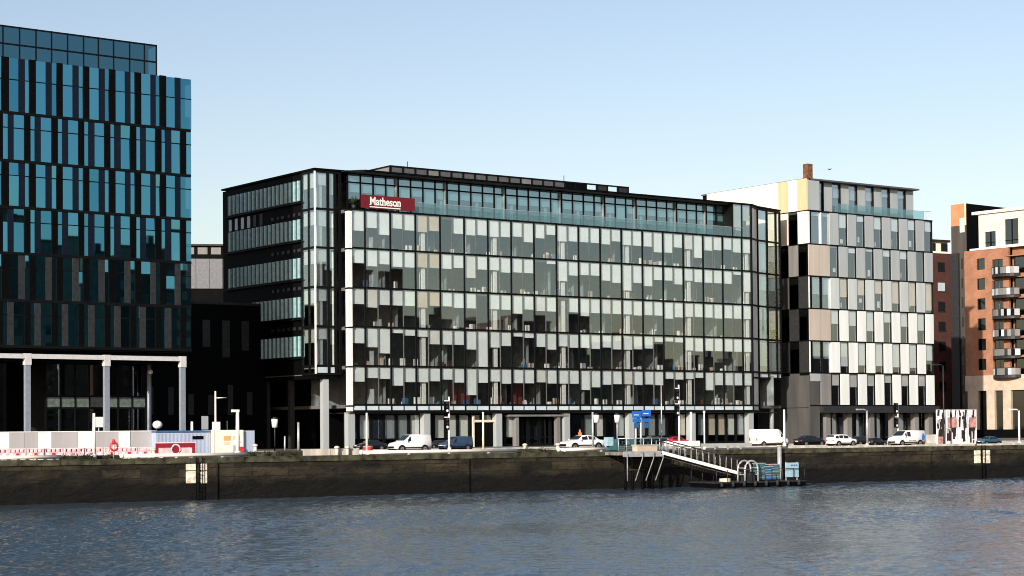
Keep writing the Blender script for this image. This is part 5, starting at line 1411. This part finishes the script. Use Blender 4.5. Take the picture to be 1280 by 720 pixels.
def lowwhite():
    f = Frame((FQ.P(0, 16.5).x, FQ.P(0, 16.5).y), FQ.th); s0, s1 = f.s(1158.5, 550), f.s(1171, 550)
    t = thing('concrete_barrier', 'pale concrete road barrier between the crew van and picture panels', 'barrier', f.P(s0, 0, 0), FQ.th)
    m = MB(); L = s1-s0
    pts = [(-.3, 0), (.3, 0), (.3, .15), (.12, .45), (.09, .95), (-.09, .95), (-.12, .45), (-.3, .15)]
    i = len(m.v); n = len(pts)
    m.v += [(0, y, z) for y, z in pts] + [(L, y, z) for y, z in pts]
    for k in range(n): m.f.append((k, (k+1) % n, n+(k+1) % n, n+k))
    m.f += [tuple(reversed(range(n))), tuple(n+k for k in range(n))]; m.m = [0]*(n+2); m.sm = [False]*(n+2)
    m.build('barrier_body', CONC, t); MB().box(L*.3, L*.6, -.11, .11, .96, 1.0).build('lifting_slot', DARKG, t)
lowwhite()
def person(px, back, label, cloth, legs, rz):
    p = place(px, 0, back)
    verts = [(0,0,.95),(0,0,1.18),(0,.0,1.38),(0,0,1.50),(0,-.01,1.62),(0,-.01,1.70),
             (.10,0,.90),(.11,-.03,.50),(.11,.02,.08),(.12,-.12,.04), (-.10,0,.90),(-.12,.04,.50),(-.12,.10,.09),(-.13,-.03,.04),
             (.19,0,1.40),(.25,.02,1.12),(.24,-.10,.90), (-.19,0,1.40),(-.25,.0,1.12),(-.22,-.12,.92)]
    edges = [(0,1),(1,2),(2,3),(3,4),(4,5),(0,6),(6,7),(7,8),(8,9),(0,10),(10,11),(11,12),(12,13),(2,14),(14,15),(15,16),(2,17),(17,18),(18,19)]
    rad = [.15,.14,.16,.06,.10,.09,.10,.07,.045,.04,.10,.07,.045,.04,.07,.05,.038,.07,.05,.038]
    me = bpy.data.meshes.new('person'); me.from_pydata(verts, edges, []); o = bpy.data.objects.new('person', me); link(o)
    md = o.modifiers.new('s', 'SKIN'); me.skin_vertices[0].data[0].use_root = True
    for i, r_ in enumerate(rad): me.skin_vertices[0].data[i].radius = (r_, r_*.85)
    s = o.modifiers.new('d', 'SUBSURF'); s.levels = 2; s.render_levels = 2
    dg = bpy.context.evaluated_depsgraph_get(); m2 = bpy.data.meshes.new_from_object(o.evaluated_get(dg)); o.modifiers.clear(); o.data = m2
    m2.materials.clear(); [m2.materials.append(m) for m in (cloth, legs, SKIN, BLACK)]
    for f in m2.polygons:
        z = f.center.z; x = abs(f.center.x); f.use_smooth = True
        f.material_index = 3 if z < .1 else 2 if (z > 1.49 or (x > .17 and z < .96)) else 1 if z < .97 else 0
    o.location = p; o.rotation_euler = (0, 0, rz)
    tag(o, label, 'person')
    MB().ball((0, .015, 1.70), .105, sz=.75).build('hair', BARK, o)
    q = MB(); q.ball((0, -.115, 1.645), .018); q.build('nose', SKIN, o)
    for x in (-.035, .035): MB().ball((x, -.098, 1.675), .012).build('eye', BLACK, o)
    return o
person(725, 29, 'person in an orange jacket walking behind the white saloon car', ORNG, mat('dark_trousers', (.03, .03, .04), .8), R(-60))
def plant():
    r = random.Random(41)
    t = thing('potted_plant', 'leafy potted plant on the office terrace left of the red banner', 'plant', FB.P(-.9, .6, zL[6]+.1), 0)
    MB().tube([(0,0,0),(0,0,.4)], .2, 10, r1=.26).build('pot', DARKG, t)
    m = MB()
    for k in range(90):
        a, e = r.uniform(0, 6.28), r.uniform(.2, 1.4); L = r.uniform(.35, .8); d = Vector((math.cos(a)*math.cos(e), math.sin(a)*math.cos(e), math.sin(e)))
        p = Vector((0,0,.4))+d*L; s = d.cross(Vector((0,0,1))).normalized()*.07
        m.quad(p-s, p+d*.12, p+s, p-d*.14)
    m.build('foliage', LEAF, t)
plant()
def bird():
    p = at(1037.5, 212, 230)
    t = thing('bird', 'small dark bird flying above the chequered office', 'bird', p, R(30))
    m = MB(); m.ball((0,0,0), .07, sz=.8); m.tube([(-.22,0,.02),(0,0,0),(.14,0,.02)], .05, 8, r1=.02)
    m.build('body', DARKG, t)
    for sd in (-1, 1):
        w = MB(); w.poly([(-.09,0,.03),(.1,0,.03),(.05,sd*.28,.16),(-.12,sd*.5,.10)]); w.poly([(-.09,0,.02),(-.12,sd*.5,.09),(.05,sd*.28,.15),(.1,0,.02)]); w.build('wing', DARKG, t)
bird()

# ------------------------------------------------------------------ light, sky, camera
EL = R(18.0); AZ_A = R(30)
hd = -(FB.u*math.cos(AZ_A)+FB.n*math.sin(AZ_A)); SUN = Vector((hd.x*math.cos(EL), hd.y*math.cos(EL), math.sin(EL)))
sl = bpy.data.lights.new('sun', 'SUN'); sl.energy = 4.7; sl.angle = R(.53); sl.color = (1.0, .91, .79)
so = bpy.data.objects.new('sun', sl); link(so); so.rotation_euler = (-SUN).to_track_quat('-Z', 'Y').to_euler()
w = bpy.data.worlds.new('World'); sc.world = w; w.use_nodes = True
N, L = w.node_tree.nodes, w.node_tree.links
sk = N.new('ShaderNodeTexSky'); sk.sky_type = 'NISHITA'; sk.sun_disc = False; sk.sun_elevation = EL
sk.sun_rotation = math.atan2(SUN.x, SUN.y); sk.air_density = 1.0; sk.dust_density = 1.3; sk.ozone_density = .8; sk.altitude = 20
wb = N.new('ShaderNodeMix'); wb.data_type = 'RGBA'; wb.blend_type = 'MULTIPLY'; wb.inputs[0].default_value = 1; wb.inputs[7].default_value = (1.10, 1.0, 1.0, 1)
L.new(sk.outputs[0], wb.inputs[6]); L.new(wb.outputs[2], N['Background'].inputs[0]); N['Background'].inputs[1].default_value = .114
cam = bpy.data.cameras.new('camera'); co = bpy.data.objects.new('camera', cam); link(co)
cam.sensor_width = 36; cam.sensor_fit = 'HORIZONTAL'; cam.lens = F/1280*36; cam.shift_y = (CY-360)/1280; cam.shift_x = 0
cam.clip_start = .5; cam.clip_end = 9000
fw = Vector((0, math.cos(PITCH), math.sin(PITCH))); up0 = Vector((0, -math.sin(PITCH), math.cos(PITCH))); rt0 = Vector((1, 0, 0))
cr, sr = math.cos(ROLL), math.sin(ROLL)
rt = rt0*cr - up0*sr; up = rt0*sr + up0*cr
co.matrix_world = Matrix(((rt.x, up.x, -fw.x, 0), (rt.y, up.y, -fw.y, 0), (rt.z, up.z, -fw.z, CAMZ), (0, 0, 0, 1)))
sc.camera = co
sc.view_settings.view_transform = 'Standard'; sc.view_settings.look = 'None'; sc.view_settings.gamma = 1; sc.view_settings.use_curve_mapping = False
sc.view_settings.exposure = 0.46
sc.cycles.pixel_filter_type = 'BLACKMAN_HARRIS'; sc.cycles.filter_width = 1.0
sc.cycles.max_bounces = 8; sc.cycles.transparent_max_bounces = 12; sc.cycles.glossy_bounces = 4; sc.cycles.diffuse_bounces = 2
sc.cycles.caustics_reflective = False; sc.cycles.caustics_refractive = False
